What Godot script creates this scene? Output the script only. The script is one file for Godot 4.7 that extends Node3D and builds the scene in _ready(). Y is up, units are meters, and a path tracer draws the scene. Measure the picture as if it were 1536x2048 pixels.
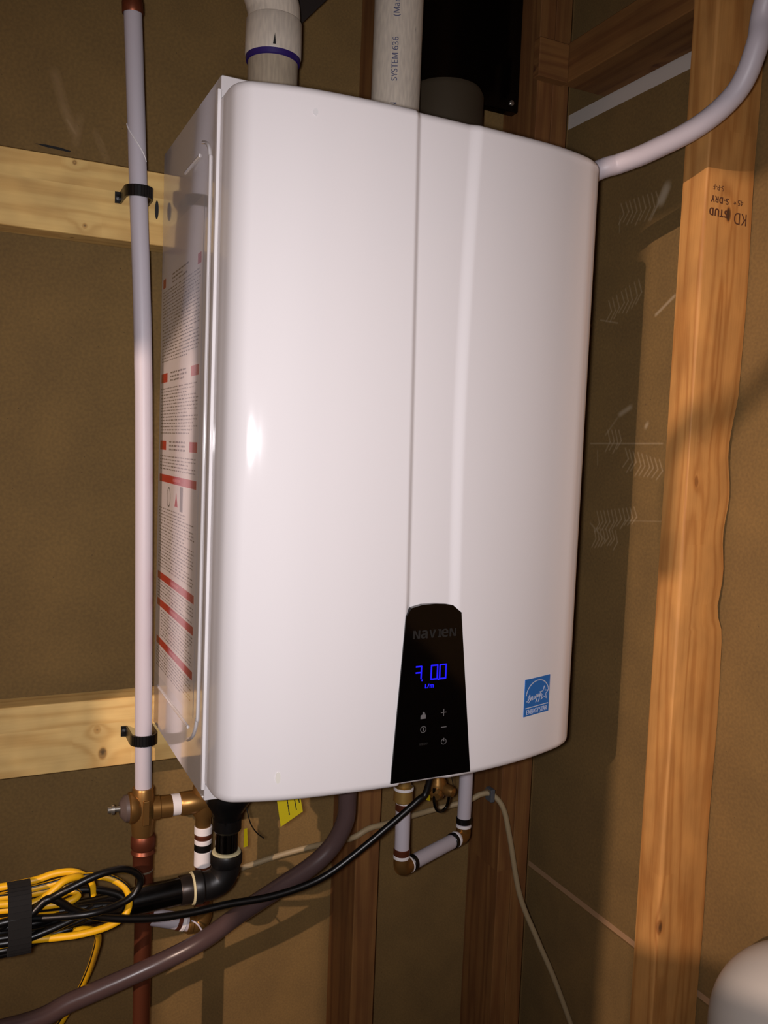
extends Node3D
# A wall-hung white water heater among timber studs in a basement corner. Units: metres, y up.

const WALL := Color(0.478, 0.377, 0.212)
const COMBS := [[0.050, 1.730, 1.0, 0.0, 9], [0.034, 1.590, 1.0, 0.35, 8], [0.090, 1.368, 1.0, -0.2, 9], [0.050, 1.395, 0.9, 0.0, 4], [0.036, 1.270, 0.9, 0.15, 11], [0.03, 1.245, 0.8, 0.0, 8]]
const SMEARS := [[0.144, 1.733, 0.132, 1.712, 9, 0.4], [0.13, 1.716, 0.114, 1.692, 3, 0.3], [0.049, 1.713, 0.05, 1.688, 1.5, 0.4], [0.172, 1.579, 0.136, 1.556, 3, 0.5], [-0.012, 1.562, -0.003, 1.556, 2.5, 0.7], [0.018, 1.563, 0.058, 1.554, 1.5, 0.5], [0.098, 1.429, 0.073, 1.417, 5, 0.3], [0.07, 1.413, 0.045, 1.387, 2, 0.3], [0.011, 1.374, 0.166, 1.376, 1.6, 0.55], [0.134, 1.405, 0.13, 1.398, 4, 0.35], [0.029, 1.364, 0.031, 1.341, 1.5, 0.4], [0.1, 1.262, 0.18, 1.268, 1.2, 0.4], [0.021, 1.251, 0.059, 1.228, 2, 0.3]]
const SCUFFS := [[-0.118, 1.801, -0.106, 1.759, 9, 0.1], [-0.106, 1.759, -0.093, 1.730, 9, 0.12], [-0.103, 1.746, -0.092, 1.730, 2, 0.45], [-0.087, 1.754, -0.093, 1.716, 10, 0.07], [-0.070, 1.738, -0.054, 1.704, 7, 0.09], [-0.063, 1.731, -0.058, 1.723, 1.5, 0.25], [-0.165, 1.377, -0.163, 1.375, 2, 0.0]]
const STUD_KNOTS := [[0.625, 0.2167, 0.035, 0.006, 0.9], [0.453, 0.4194, 0.03, 0.005, 0.6], [0.333, 0.7749, 0.04, 0.007, 0.6], [0.602, 0.3359, 0.1, 0.03, 0.12], [0.599, 0.2886, 0.05, 0.03, 0.15]]
const TUBE := [Vector3(0.456, 1.655, 0.02), Vector3(0.458, 1.680, 0.12), Vector3(0.470, 1.697, 0.222), Vector3(0.490, 1.705, 0.245), Vector3(0.505, 1.712, 0.279), Vector3(0.520, 1.726, 0.339), Vector3(0.525, 1.749, 0.385), Vector3(0.525, 1.787, 0.407), Vector3(0.525, 1.824, 0.413), Vector3(0.50, 1.90, 0.46), Vector3(0.44, 2.02, 0.48), Vector3(0.40, 2.2, 0.5), Vector3(0.39, 2.49, 0.5)]

# ---------------------------------------------------------------- mesh building
class MB:
	var v := PackedVector3Array()
	var n := PackedVector3Array()
	var t := PackedVector2Array()
	func tri(a: Vector3, b: Vector3, c: Vector3, na: Vector3, nb: Vector3, nc: Vector3, ua := Vector2.ZERO, ub := Vector2.ZERO, uc := Vector2.ZERO) -> void:
		var g := (b - a).cross(c - a)
		if g.length_squared() < 1e-20:
			return
		if g.dot(na + nb + nc) > 0.0:      # front faces run clockwise
			v.append_array(PackedVector3Array([a, c, b])); n.append_array(PackedVector3Array([na, nc, nb])); t.append_array(PackedVector2Array([ua, uc, ub]))
		else:
			v.append_array(PackedVector3Array([a, b, c])); n.append_array(PackedVector3Array([na, nb, nc])); t.append_array(PackedVector2Array([ua, ub, uc]))
	func quad(a: Vector3, b: Vector3, c: Vector3, d: Vector3, na: Vector3, nb: Vector3, nc: Vector3, nd: Vector3, ua := Vector2.ZERO, ub := Vector2.ZERO, uc := Vector2.ZERO, ud := Vector2.ZERO) -> void:
		tri(a, b, c, na, nb, nc, ua, ub, uc)
		tri(a, c, d, na, nc, nd, ua, uc, ud)
	func flat(a: Vector3, b: Vector3, c: Vector3, d: Vector3, nn: Vector3, ua := Vector2.ZERO, ub := Vector2.ZERO, uc := Vector2.ZERO, ud := Vector2.ZERO) -> void:
		quad(a, b, c, d, nn, nn, nn, nn, ua, ub, uc, ud)
	func mesh(m: Material) -> ArrayMesh:
		var arr := []
		arr.resize(Mesh.ARRAY_MAX)
		arr[Mesh.ARRAY_VERTEX] = v; arr[Mesh.ARRAY_NORMAL] = n; arr[Mesh.ARRAY_TEX_UV] = t
		var am := ArrayMesh.new()
		am.add_surface_from_arrays(Mesh.PRIMITIVE_TRIANGLES, arr)
		am.surface_set_material(0, m)
		return am

# box with chamfered edges; uv: across and along the grain axis, in metres divided by us
func box(mb: MB, lo: Vector3, hi: Vector3, bev := 0.0, along := 1, us := Vector2.ONE, uo := Vector2.ZERO, xf := Transform3D.IDENTITY) -> void:
	var c := (lo + hi) * 0.5
	var h := (hi - lo) * 0.5
	var P := func(sx: int, sy: int, sz: int, ax: int) -> Vector3:   # corner point on the face whose axis is ax
		var s := [sx, sy, sz]
		var q := Vector3.ZERO
		for k in 3:
			q[k] = c[k] + s[k] * (h[k] - (0.0 if k == ax else bev))
		return q
	var U := func(q: Vector3, ax: int) -> Vector2:
		var other: int = 3 - ax - along if ax != along else (along + 1) % 3
		var l: float = q[along] if ax != along else q[(along + 2) % 3]
		return Vector2((q[other] - lo[other] + (hi[0] - lo[0] if ax == 2 else 0.0)) / us.x + uo.x, l / us.y + uo.y)
	var B := xf.basis
	for ax in 3:
		for s in [-1, 1]:
			var nn := Vector3.ZERO
			nn[ax] = s
			var pts := []
			for e in [[-1, -1], [1, -1], [1, 1], [-1, 1]]:
				var g := [0, 0, 0]
				g[ax] = s; g[(ax + 1) % 3] = e[0]; g[(ax + 2) % 3] = e[1]
				pts.append(P.call(g[0], g[1], g[2], ax))
			mb.flat(xf * pts[0], xf * pts[1], xf * pts[2], xf * pts[3], B * nn, U.call(pts[0], ax), U.call(pts[1], ax), U.call(pts[2], ax), U.call(pts[3], ax))
	if bev <= 0.0:
		return
	for ax in 3:       # twelve edges, running along axis ax
		var a1 := (ax + 1) % 3
		var a2 := (ax + 2) % 3
		for s1 in [-1, 1]:
			for s2 in [-1, 1]:
				var q := []
				for e in [-1, 1]:
					var g := [0, 0, 0]
					g[ax] = e; g[a1] = s1; g[a2] = s2
					q.append(P.call(g[0], g[1], g[2], a1)); q.append(P.call(g[0], g[1], g[2], a2))
				var n1 := Vector3.ZERO; n1[a1] = s1
				var n2 := Vector3.ZERO; n2[a2] = s2
				mb.quad(xf * q[0], xf * q[1], xf * q[3], xf * q[2], B * n1, B * n2, B * n2, B * n1, U.call(q[0], a1), U.call(q[1], a1), U.call(q[3], a1), U.call(q[2], a1))
	for sx in [-1, 1]:
		for sy in [-1, 1]:
			for sz in [-1, 1]:
				mb.tri(xf * P.call(sx, sy, sz, 0), xf * P.call(sx, sy, sz, 1), xf * P.call(sx, sy, sz, 2), B * Vector3(sx, 0, 0), B * Vector3(0, sy, 0), B * Vector3(0, 0, sz))

func smooth(pts: Array, per := 8) -> PackedVector3Array:       # Catmull-Rom through the points
	var out := PackedVector3Array()
	for i in pts.size() - 1:
		var a: Vector3 = pts[maxi(i - 1, 0)]
		var b: Vector3 = pts[i]
		var c: Vector3 = pts[i + 1]
		var d: Vector3 = pts[mini(i + 2, pts.size() - 1)]
		for k in per:
			out.append(b.cubic_interpolate(c, a, d, float(k) / per))
	out.append(pts[-1])
	return out

func tube(mb: MB, pts: PackedVector3Array, r: float, segs := 20, caps := true) -> void:
	var side := Vector3.ZERO
	var prev := []
	var run := 0.0
	for i in pts.size():
		var d := (pts[mini(i + 1, pts.size() - 1)] - pts[maxi(i - 1, 0)]).normalized()
		if side == Vector3.ZERO:
			side = d.cross(Vector3(0.31, 0.2, 0.93)).normalized()
		side = (side - d * side.dot(d)).normalized()
		var up := d.cross(side)
		if i > 0:
			run += pts[i].distance_to(pts[i - 1])
		var ring := []
		for k in segs + 1:
			var a := TAU * k / segs
			var nn := side * cos(a) + up * sin(a)
			ring.append([pts[i] + nn * r, nn, Vector2(float(k) / segs, run)])
		if i > 0:
			for k in segs:
				var A = prev[k]; var Bq = prev[k + 1]; var C = ring[k + 1]; var D = ring[k]
				mb.quad(A[0], Bq[0], C[0], D[0], A[1], Bq[1], C[1], D[1], A[2], Bq[2], C[2], D[2])
		if caps and (i == 0 or i == pts.size() - 1):
			var nn := -d if i == 0 else d
			for k in segs:
				mb.tri(pts[i], ring[k][0], ring[k + 1][0], nn, nn, nn)
		prev = ring

# profile of [radius, height] pairs turned round an axis
func lathe(mb: MB, prof: Array, at: Vector3, axis := Vector3.UP, segs := 28, soft := false) -> void:
	var s := axis.cross(Vector3(0.37, 0.11, 0.92)).normalized()
	var q := axis.cross(s)
	var nrm := []
	for i in prof.size() - 1:
		nrm.append(Vector2(prof[i + 1][1] - prof[i][1], -(prof[i + 1][0] - prof[i][0])).normalized())
	for i in prof.size() - 1:
		var n0: Vector2 = nrm[i]
		var n1: Vector2 = nrm[i]
		if soft or (i > 0 and nrm[i - 1].dot(nrm[i]) > 0.8):
			n0 = (nrm[maxi(i - 1, 0)] + nrm[i]).normalized()
		if soft or (i < nrm.size() - 1 and nrm[i + 1].dot(nrm[i]) > 0.8):
			n1 = (nrm[mini(i + 1, nrm.size() - 1)] + nrm[i]).normalized()
		for k in segs:
			var a := TAU * k / segs
			var b := TAU * (k + 1) / segs
			var da := s * cos(a) + q * sin(a)
			var db := s * cos(b) + q * sin(b)
			var r0: float = prof[i][0]; var h0: float = prof[i][1]; var r1: float = prof[i + 1][0]; var h1: float = prof[i + 1][1]
			mb.quad(at + da * r0 + axis * h0, at + db * r0 + axis * h0, at + db * r1 + axis * h1, at + da * r1 + axis * h1, da * n0.x + axis * n0.y, db * n0.x + axis * n0.y, db * n1.x + axis * n1.y, da * n1.x + axis * n1.y, Vector2(float(k) / segs, h0), Vector2(float(k + 1) / segs, h0), Vector2(float(k + 1) / segs, h1), Vector2(float(k) / segs, h1))

func ring(mb: MB, at: Vector3, axis: Vector3, r: float, length: float, bev := 0.0008) -> void:   # a short closed cylinder centred at a point
	var h := length * 0.5
	lathe(mb, [[0.0, -h], [r - bev, -h], [r, -h + bev], [r, h - bev], [r - bev, h], [0.0, h]], at, axis)

# a flat outline given thickness along its normal
func slab(mb: MB, outline: PackedVector2Array, xf: Transform3D, thick: float) -> void:
	var idx := Geometry2D.triangulate_polygon(outline)
	var nn := xf.basis.z.normalized()
	for i in range(0, idx.size(), 3):
		var a := outline[idx[i]]; var b := outline[idx[i + 1]]; var c := outline[idx[i + 2]]
		mb.tri(xf * Vector3(a.x, a.y, 0), xf * Vector3(b.x, b.y, 0), xf * Vector3(c.x, c.y, 0), nn, nn, nn)
		mb.tri(xf * Vector3(a.x, a.y, -thick), xf * Vector3(b.x, b.y, -thick), xf * Vector3(c.x, c.y, -thick), -nn, -nn, -nn)
	var cw := -1.0 if Geometry2D.is_polygon_clockwise(outline) else 1.0
	for i in outline.size():
		var a := outline[i]; var b := outline[(i + 1) % outline.size()]
		var e := (b - a).normalized()
		var o := (xf.basis * Vector3(e.y, -e.x, 0) * cw).normalized()
		mb.flat(xf * Vector3(a.x, a.y, 0), xf * Vector3(b.x, b.y, 0), xf * Vector3(b.x, b.y, -thick), xf * Vector3(a.x, a.y, -thick), o)

# a flat stroke of some width along 2D points, lying on a plane
func stroke(mb: MB, pts: Array, w: float, xf: Transform3D, thick := 0.0002, closed := false) -> void:
	var m := pts.size() if closed else pts.size() - 1
	for i in m:
		var a: Vector2 = pts[i]
		var b: Vector2 = pts[(i + 1) % pts.size()]
		var e := (b - a).normalized() * w * 0.5
		var o := Vector2(-e.y, e.x)
		slab(mb, PackedVector2Array([a - e * 0.6 - o, b + e * 0.6 - o, b + e * 0.6 + o, a - e * 0.6 + o]), xf, thick)

# ---------------------------------------------------------------- naming and tagging
var used := {}
func numbered(called: String, parent: Node) -> String:
	var key := str(parent.get_instance_id()) + called
	var k: int = used.get(key, 0)
	used[key] = k + 1
	return called if k == 0 else "%s_%03d" % [called, k]

func obj(called: String, mb: MB, m: Material, parent: Node = self) -> MeshInstance3D:
	var o := MeshInstance3D.new()
	o.name = numbered(called, parent)
	o.mesh = mb.mesh(m)
	if parent is Node3D and parent != self:
		o.position = -off(parent)
	parent.add_child(o, true)
	return o

func off(o: Node) -> Vector3:
	var s := Vector3.ZERO
	while o != self:
		s += (o as Node3D).position
		o = o.get_parent()
	return s

func thing(called: String, label: String, category: String, at := Vector3.ZERO, group := "") -> Node3D:
	var o := Node3D.new()
	o.name = numbered(called, self)
	o.position = at
	add_child(o, true)
	tag(o, label, category, group)
	return o

func tag(o: Node, label: String, category: String, group := "") -> void:
	o.set_meta("label", label)
	o.set_meta("category", category)
	if group:
		o.set_meta("group", group)

func struct(called: String, mb: MB, m: Material, label: String, category: String) -> MeshInstance3D:
	var o := obj(called, mb, m)
	o.set_meta("kind", "structure")
	tag(o, label, category)
	return o

func text(called: String, s: String, size: float, xf: Transform3D, m: Material, parent: Node, bold := true, face := "Droid Sans", stretch := 1.0) -> MeshInstance3D:
	var f := SystemFont.new()
	f.font_names = PackedStringArray([face])
	f.font_weight = 700 if bold else 400
	var tm := TextMesh.new()
	tm.text = s; tm.font = f; tm.font_size = 32; tm.pixel_size = size / 32.0; tm.depth = 0.0003
	tm.material = m
	var o := MeshInstance3D.new()
	o.name = numbered(called, parent)
	o.mesh = tm
	o.transform = Transform3D(xf.basis.scaled_local(Vector3(stretch, 1, 1)), xf.origin - (off(parent) if parent != self else Vector3.ZERO))
	parent.add_child(o, true)
	return o

# ---------------------------------------------------------------- materials
func mat(c: Color, rough := 0.6, metal := 0.0, coat := 0.0) -> StandardMaterial3D:
	var m := StandardMaterial3D.new()
	m.albedo_color = c; m.roughness = rough; m.metallic = metal
	if coat > 0.0:
		m.clearcoat_enabled = true; m.clearcoat = coat; m.clearcoat_roughness = 0.05
	return m

func noise(seed_: int, freq: float, oct := 3) -> FastNoiseLite:
	var f := FastNoiseLite.new()
	f.seed = seed_; f.frequency = freq; f.noise_type = FastNoiseLite.TYPE_SIMPLEX_SMOOTH; f.fractal_octaves = oct
	return f

# kraft-brown board paper: soft mottling, fine fibres, a few darker specks
func kraft(w: int, h: int, seed_: int, base: Color) -> Image:
	var a := noise(seed_, 0.008, 4).get_image(w, h, false, false, false).get_data()
	var b := noise(seed_ + 7, 0.19, 2).get_image(w, h, false, false, false).get_data()
	var rng := RandomNumberGenerator.new()
	rng.seed = seed_
	var out := PackedByteArray()
	out.resize(w * h * 3)
	for i in w * h:
		var k := 1.0 + (a[i] - 128) / 255.0 * 0.14 + (b[i] - 128) / 255.0 * 0.16
		if rng.randi() % 5200 == 0:
			k *= 0.6
		out[i * 3] = clampi(int(base.r * 255 * k), 0, 255)
		out[i * 3 + 1] = clampi(int(base.g * 255 * k), 0, 255)
		out[i * 3 + 2] = clampi(int(base.b * 255 * (k * 0.9 + 0.1)), 0, 255)
	return Image.create_from_data(w, h, false, Image.FORMAT_RGB8, out)

# sawn softwood, grain along v; knots: [u, v, radius u, radius v, darkness]
func wood(w: int, h: int, seed_: int, base: Color, dark: Color, rings: float, knots: Array, streaks := 0.5) -> Image:
	var warp := noise(seed_, 0.012, 2).get_image(w, maxi(h / 10, 8), false, false, false)
	warp.resize(w, h, Image.INTERPOLATE_BILINEAR)
	var fine := noise(seed_ + 3, 0.16, 3).get_image(w, maxi(h / 22, 8), false, false, false)
	fine.resize(w, h, Image.INTERPOLATE_BILINEAR)
	var tint := noise(seed_ + 9, 0.01, 3).get_image(w, h, false, false, false).get_data()
	var wd := warp.get_data()
	var fd := fine.get_data()
	var out := PackedByteArray()
	out.resize(w * h * 3)
	for y in h:
		for x in w:
			var i := y * w + x
			var u := float(x) / w
			var v := float(y) / h
			var ph := u * rings + (wd[i] - 128) / 255.0 * 5.0
			var core := 0.0
			for k in knots:
				var dx: float = (u - k[0]) / k[2]
				var dy: float = (v - k[1]) / k[3]
				if absf(dx) > 5.0 or absf(dy) > 6.0:
					continue
				var d := sqrt(dx * dx + dy * dy * 0.7)
				ph += 2.6 * exp(-d * 0.55)
				core = maxf(core, k[4] * (1.0 - smoothstep(0.65, 1.15, sqrt(dx * dx + dy * dy))) + k[4] * 0.35 * exp(-d * 1.1))
			var g := 0.5 + 0.5 * sin(ph * TAU * 0.5)
			g = pow(g, 2.2) * 0.55 + (fd[i] / 255.0 - 0.42) * streaks
			g = clampf(g + core * 1.5, 0.0, 1.9)
			var c := base.lerp(dark, minf(g, 1.0))
			var k2 := 1.0 + (tint[i] - 128) / 255.0 * 0.16
			if g > 1.0:
				k2 *= 1.0 - 0.6 * (g - 1.0)
			out[i * 3] = clampi(int(c.r * 255 * k2), 0, 255)
			out[i * 3 + 1] = clampi(int(c.g * 255 * k2), 0, 255)
			out[i * 3 + 2] = clampi(int(c.b * 255 * k2), 0, 255)
	return Image.create_from_data(w, h, false, Image.FORMAT_RGB8, out)

func tex(m: StandardMaterial3D, img: Image) -> StandardMaterial3D:
	img.generate_mipmaps()
	m.albedo_texture = ImageTexture.create_from_image(img)
	m.albedo_color = Color.WHITE
	return m

func line(img: Image, a: Vector2, b: Vector2, r: float, c: Color) -> void:     # soft chalk line
	var steps := int(a.distance_to(b)) + 1
	var q := int(ceil(r))
	for s in steps + 1:
		var p := a.lerp(b, float(s) / steps)
		for dy in range(-q, q + 1):
			for dx in range(-q, q + 1):
				var x := int(p.x) + dx
				var y := int(p.y) + dy
				if x < 0 or y < 0 or x >= img.get_width() or y >= img.get_height():
					continue
				var k := clampf(1.2 - Vector2(x, y).distance_to(p) / r, 0, 1) * c.a
				if k > 0.0:
					img.set_pixel(x, y, img.get_pixel(x, y).lerp(Color(c.r, c.g, c.b), k * 0.5))

# ---------------------------------------------------------------- the heater's curved front
const CX := [0.0, 0.0005, 0.004, 0.012, 0.030, 0.055, 0.100, 0.170, 0.230, 0.290, 0.350, 0.390, 0.415, 0.430, 0.436, 0.437]
const CZ := [0.262, 0.283, 0.302, 0.3122, 0.3190, 0.3255, 0.3308, 0.3335, 0.3330, 0.3270, 0.3150, 0.3025, 0.292, 0.281, 0.270, 0.262]
func cover_curve() -> PackedVector2Array:      # the cover's plan outline, rim to rim, as a smooth run of points
	var out := PackedVector2Array()
	for i in CX.size() - 1:
		var p0 := Vector2(CX[maxi(i - 1, 0)], CZ[maxi(i - 1, 0)])
		var p1 := Vector2(CX[i], CZ[i])
		var p2 := Vector2(CX[i + 1], CZ[i + 1])
		var p3 := Vector2(CX[mini(i + 2, CX.size() - 1)], CZ[mini(i + 2, CX.size() - 1)])
		var t0 := p0.distance_to(p1); var t1 := p1.distance_to(p2); var t2 := p2.distance_to(p3)
		var n := clampi(int(t1 / 0.0012), 4, 60)
		for k in n:
			var w := float(k) / n
			out.append(p1.cubic_interpolate_in_time(p2, p0, p3, w, t1, -t0 if t0 > 0.0 else -t1, t1 + t2 if t2 > 0.0 else 2.0 * t1))
	out.append(Vector2(CX[-1], CZ[-1]))
	for pass_ in 40:          # ease the small bends out of the broad face
		var src := out.duplicate()
		for i in range(1, out.size() - 1):
			if src[i].x > 0.016 and src[i].x < 0.405:
				out[i].y = (src[i - 1].y + 2.0 * src[i].y + src[i + 1].y) * 0.25
	return out
var curve := PackedVector2Array()
func cover_z(x: float, _y: float) -> float:
	for i in curve.size() - 1:
		if curve[i + 1].x >= x and curve[i + 1].x > curve[i].x:
			return lerpf(curve[i].y, curve[i + 1].y, clampf((x - curve[i].x) / (curve[i + 1].x - curve[i].x), 0, 1))
	return 0.262

func groove(x: float, y: float) -> float:       # the shallow vertical channel in the middle of the cover
	var s := clampf((1.67 - y) / 0.46, 0, 1)
	var l0 := lerpf(0.1692, 0.1787, s)
	var l1 := l0 + 0.0075
	var r1 := lerpf(0.2452, 0.2450, s) - 0.0055 * sin(s * PI * 0.9)
	var r0 := r1 - lerpf(0.0150, 0.0130, s)
	return -0.0045 * smoothstep(l0, l1, x) * (1.0 - smoothstep(r0, r1, x))

var M := {}
var lamp_at := Vector3(-2.30, 2.25, 2.30)
var lamp_power := 8.0
var flash_power := 0.64

func _ready() -> void:
	# ---- camera
	var cam := Camera3D.new()
	cam.name = "camera"
	cam.fov = 61.65
	cam.near = 0.02
	cam.transform = Transform3D(Basis(Vector3(0.899926, 0.039206, 0.434276), Vector3(-0.002492, 0.996396, -0.084789), Vector3(-0.436035, 0.075222, 0.896781)), Vector3(-0.211448, 1.355216, 1.079143))
	add_child(cam)
	cam.current = true
	# ---- surroundings: a closed basement room, no sky comes in
	var we := WorldEnvironment.new()
	we.name = "environment"
	var env := Environment.new()
	env.background_mode = Environment.BG_COLOR
	env.background_color = Color(0.02, 0.018, 0.015)
	env.tonemap_mode = Environment.TONE_MAPPER_LINEAR
	env.tonemap_exposure = 1.0
	env.sdfgi_enabled = true; env.ssao_enabled = true; env.ssil_enabled = true
	we.environment = env
	add_child(we)
	# ---- the phone's flash, a hand's breadth of nothing left of the lens
	var flash := SpotLight3D.new()
	flash.name = "phone_flash"
	flash.transform = Transform3D(cam.transform.basis, cam.position - cam.transform.basis.x * 0.016 + cam.transform.basis.y * 0.002)
	flash.light_color = Color(1.0, 0.978, 0.99)
	flash.light_energy = flash_power
	flash.light_size = 0.003
	flash.spot_range = 8.0
	flash.spot_attenuation = 2.0
	flash.spot_angle = 56.0
	flash.spot_angle_attenuation = 1.0
	flash.shadow_enabled = true
	add_child(flash)
	materials()
	room()
	timber()
	heater()
	vents()
	left_pipe()
	gas_line()
	under_heater()
	cords()
	right_side()
	unseen_bulb()

func materials() -> void:
	M.white = mat(Color(0.915, 0.895, 0.895), 0.55, 0.0, 0.5)
	M.white.metallic_specular = 0.2
	M.white.clearcoat_roughness = 0.075
	M.body = mat(Color(0.86, 0.84, 0.84), 0.12, 0.0, 0.8)
	M.black = mat(Color(0.035, 0.033, 0.035), 0.35)
	M.gloss_black = mat(Color(0.012, 0.012, 0.013), 0.08)
	M.cord = mat(Color(0.022, 0.022, 0.024), 0.36)
	M.iron = mat(Color(0.07, 0.065, 0.065), 0.42)
	M.copper = mat(Color(0.50, 0.28, 0.19), 0.42, 0.75)
	M.copper_band = mat(Color(0.46, 0.25, 0.17), 0.42, 0.7)
	M.brass = mat(Color(0.60, 0.45, 0.25), 0.36, 0.8)
	M.pale_brass = mat(Color(0.74, 0.60, 0.34), 0.4, 0.7)
	M.pex = mat(Color(0.74, 0.715, 0.745), 0.45)
	M.tape = mat(Color(0.88, 0.86, 0.86), 0.55)
	M.pvc = tex(mat(Color.WHITE, 0.4), kraft(256, 256, 41, Color(0.80, 0.76, 0.70)))
	M.purple = mat(Color(0.16, 0.09, 0.38), 0.45)
	M.steel = mat(Color(0.72, 0.71, 0.68), 0.3, 0.9)
	M.yellow = mat(Color(0.90, 0.68, 0.06), 0.45)
	M.tag = mat(Color(0.80, 0.72, 0.05), 0.5)
	M.ink = mat(Color(0.05, 0.05, 0.05), 0.7)
	M.hose = mat(Color(0.30, 0.235, 0.23), 0.3)
	M.cream = mat(Color(0.78, 0.74, 0.58), 0.6)
	M.kraft = tex(mat(Color.WHITE, 0.9), kraft(1024, 1024, 5, WALL))
	M.kraft.uv1_triplanar = true
	M.kraft.uv1_world_triplanar = true
	M.kraft.uv1_scale = Vector3(1.4, 1.4, 1.4)
	M.concrete = mat(Color(0.30, 0.285, 0.27), 0.9)
	M.low_bounce = mat(Color(0.20, 0.15, 0.10), 0.9)  # for the unseen walls and ceiling, dark so little lamp light bounces back
	M.blue = mat(Color(0.11, 0.42, 0.72), 0.4)
	M.print_white = mat(Color(0.80, 0.82, 0.88), 0.5)
	M.led = mat(Color(0.02, 0.02, 0.1), 0.4)
	M.led.emission_enabled = true
	M.led.emission = Color(0.12, 0.10, 1.0)
	M.led.emission_energy_multiplier = 1.1

func room() -> void:
	var mb := MB.new()
	box(mb, Vector3(-3.2, -0.1, -0.20), Vector3(0.80, 2.6, -0.101))
	var wb := struct("wall_back", mb, M.kraft, "brown paper-faced board wall behind the white heater", "wall")
	# sheathing boards of the back wall, with the joint between them
	for r in [[-3.1, -0.50, 0.0, 2.5], [-0.50, 0.66, 0.0, 0.66], [-0.50, 0.66, 1.885, 2.5], [0.20, 0.66, 0.66, 1.885]]:
		mb = MB.new()
		box(mb, Vector3(r[0], r[2], -0.101), Vector3(r[1], r[3], -0.089), 0.0)
		obj("sheathing_board", mb, M.kraft, wb)
	var scuffed := kraft(700, 1225, 29, WALL)
	for q in SCUFFS:
		line(scuffed, Vector2(q[0] + 0.5, 1.885 - q[1]) * 1000.0, Vector2(q[2] + 0.5, 1.885 - q[3]) * 1000.0, q[4], Color(0.66, 0.55, 0.40, q[5]))
	mb = MB.new()
	box(mb, Vector3(-0.50, 0.66, -0.101), Vector3(0.20, 1.885, -0.0891))
	mb.flat(Vector3(-0.5, 0.66, -0.089), Vector3(0.2, 0.66, -0.089), Vector3(0.2, 1.885, -0.089), Vector3(-0.5, 1.885, -0.089), Vector3(0, 0, 1), Vector2(0, 1), Vector2(1, 1), Vector2(1, 0), Vector2(0, 0))
	obj("sheathing_board", mb, tex(mat(Color.WHITE, 0.9), scuffed), wb)
	# gouge in the board above the upper blocking
	mb = MB.new()
	slab(mb, PackedVector2Array([Vector2(-0.024, 0.0012), Vector2(-0.012, -0.0006), Vector2(0.016, -0.0022), Vector2(0.018, -0.0005), Vector2(0.006, 0.0016), Vector2(-0.012, 0.0022)]), Transform3D(Basis.IDENTITY, Vector3(-0.115, 1.7085, -0.0887)), 0.001)
	obj("slit", mb, M.ink, wb)
	mb = MB.new()
	box(mb, Vector3(0.672, -0.1, -0.20), Vector3(0.80, 2.6, 3.4))
	var wr := struct("wall_right", mb, M.kraft, "brown paper-faced board wall to the right of the heater with dried adhesive marks", "wall")
	# its middle board carries the dried adhesive comb marks: z -0.10..0.60, y 0.66..1.885
	var img := kraft(700, 1225, 23, WALL)
	comb_marks(img)
	var mp := tex(mat(Color.WHITE, 0.9), img)
	mb = MB.new()
	box(mb, Vector3(0.660, 0.655, -0.10), Vector3(0.6725, 1.878, 0.60))
	var z0 := -0.10
	var y1 := 1.885
	mb.v.clear(); mb.n.clear(); mb.t.clear()
	box(mb, Vector3(0.6601, 0.655, -0.10), Vector3(0.6725, 1.878, 0.60))
	mb.flat(Vector3(0.66, 0.655, z0), Vector3(0.66, 0.655, 0.6), Vector3(0.66, 1.878, 0.6), Vector3(0.66, 1.878, z0), Vector3(-1, 0, 0), Vector2(0, (y1 - 0.655) / 1.225), Vector2(1, (y1 - 0.655) / 1.225), Vector2(1, (y1 - 1.878) / 1.225), Vector2(0, (y1 - 1.878) / 1.225))
	obj("sheathing_board", mb, mp, wr)
	mb = MB.new()
	box(mb, Vector3(0.660, 0.0, -0.10), Vector3(0.6725, 0.643, 0.60))
	obj("sheathing_board", mb, M.kraft, wr)
	mb = MB.new()
	box(mb, Vector3(0.660, 1.902, -0.10), Vector3(0.6725, 2.5, 0.60))
	obj("sheathing_board", mb, M.kraft, wr)
	mb = MB.new()
	box(mb, Vector3(0.660, 0.0, 0.60), Vector3(0.6725, 2.5, 3.3))
	obj("sheathing_board", mb, M.kraft, wr)
	# pale raw board edges showing in the joints
	mb = MB.new()
	box(mb, Vector3(0.6615, 1.8775, -0.10), Vector3(0.672, 1.9025, 0.60), 0.001)
	obj("joint_strip", mb, mat(Color(0.80, 0.76, 0.72), 0.8), wr)
	mb = MB.new()
	box(mb, Vector3(0.663, 0.6425, -0.10), Vector3(0.672, 0.6555, 0.60), 0.001)
	obj("joint_strip", mb, mat(Color(0.66, 0.52, 0.38), 0.8), wr)
	mb = MB.new()
	box(mb, Vector3(-3.2, -0.1, -0.2), Vector3(-3.1, 2.6, 3.4))
	struct("wall_left", mb, M.low_bounce, "plain dark brown wall out of view at far left, kept dark to limit bounced light", "wall")
	mb = MB.new()
	box(mb, Vector3(-3.2, -0.1, 3.3), Vector3(0.8, 2.6, 3.4))
	struct("wall_front", mb, M.low_bounce, "plain dark brown wall out of view behind the camera, kept dark to limit bounced light", "wall")
	mb = MB.new()
	box(mb, Vector3(-3.2, -0.1, -0.2), Vector3(0.8, 0.0, 3.4))
	struct("floor", mb, M.concrete, "grey concrete basement floor", "floor")
	mb = MB.new()
	box(mb, Vector3(-3.2, 2.5, -0.2), Vector3(0.8, 2.6, 3.4))
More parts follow.
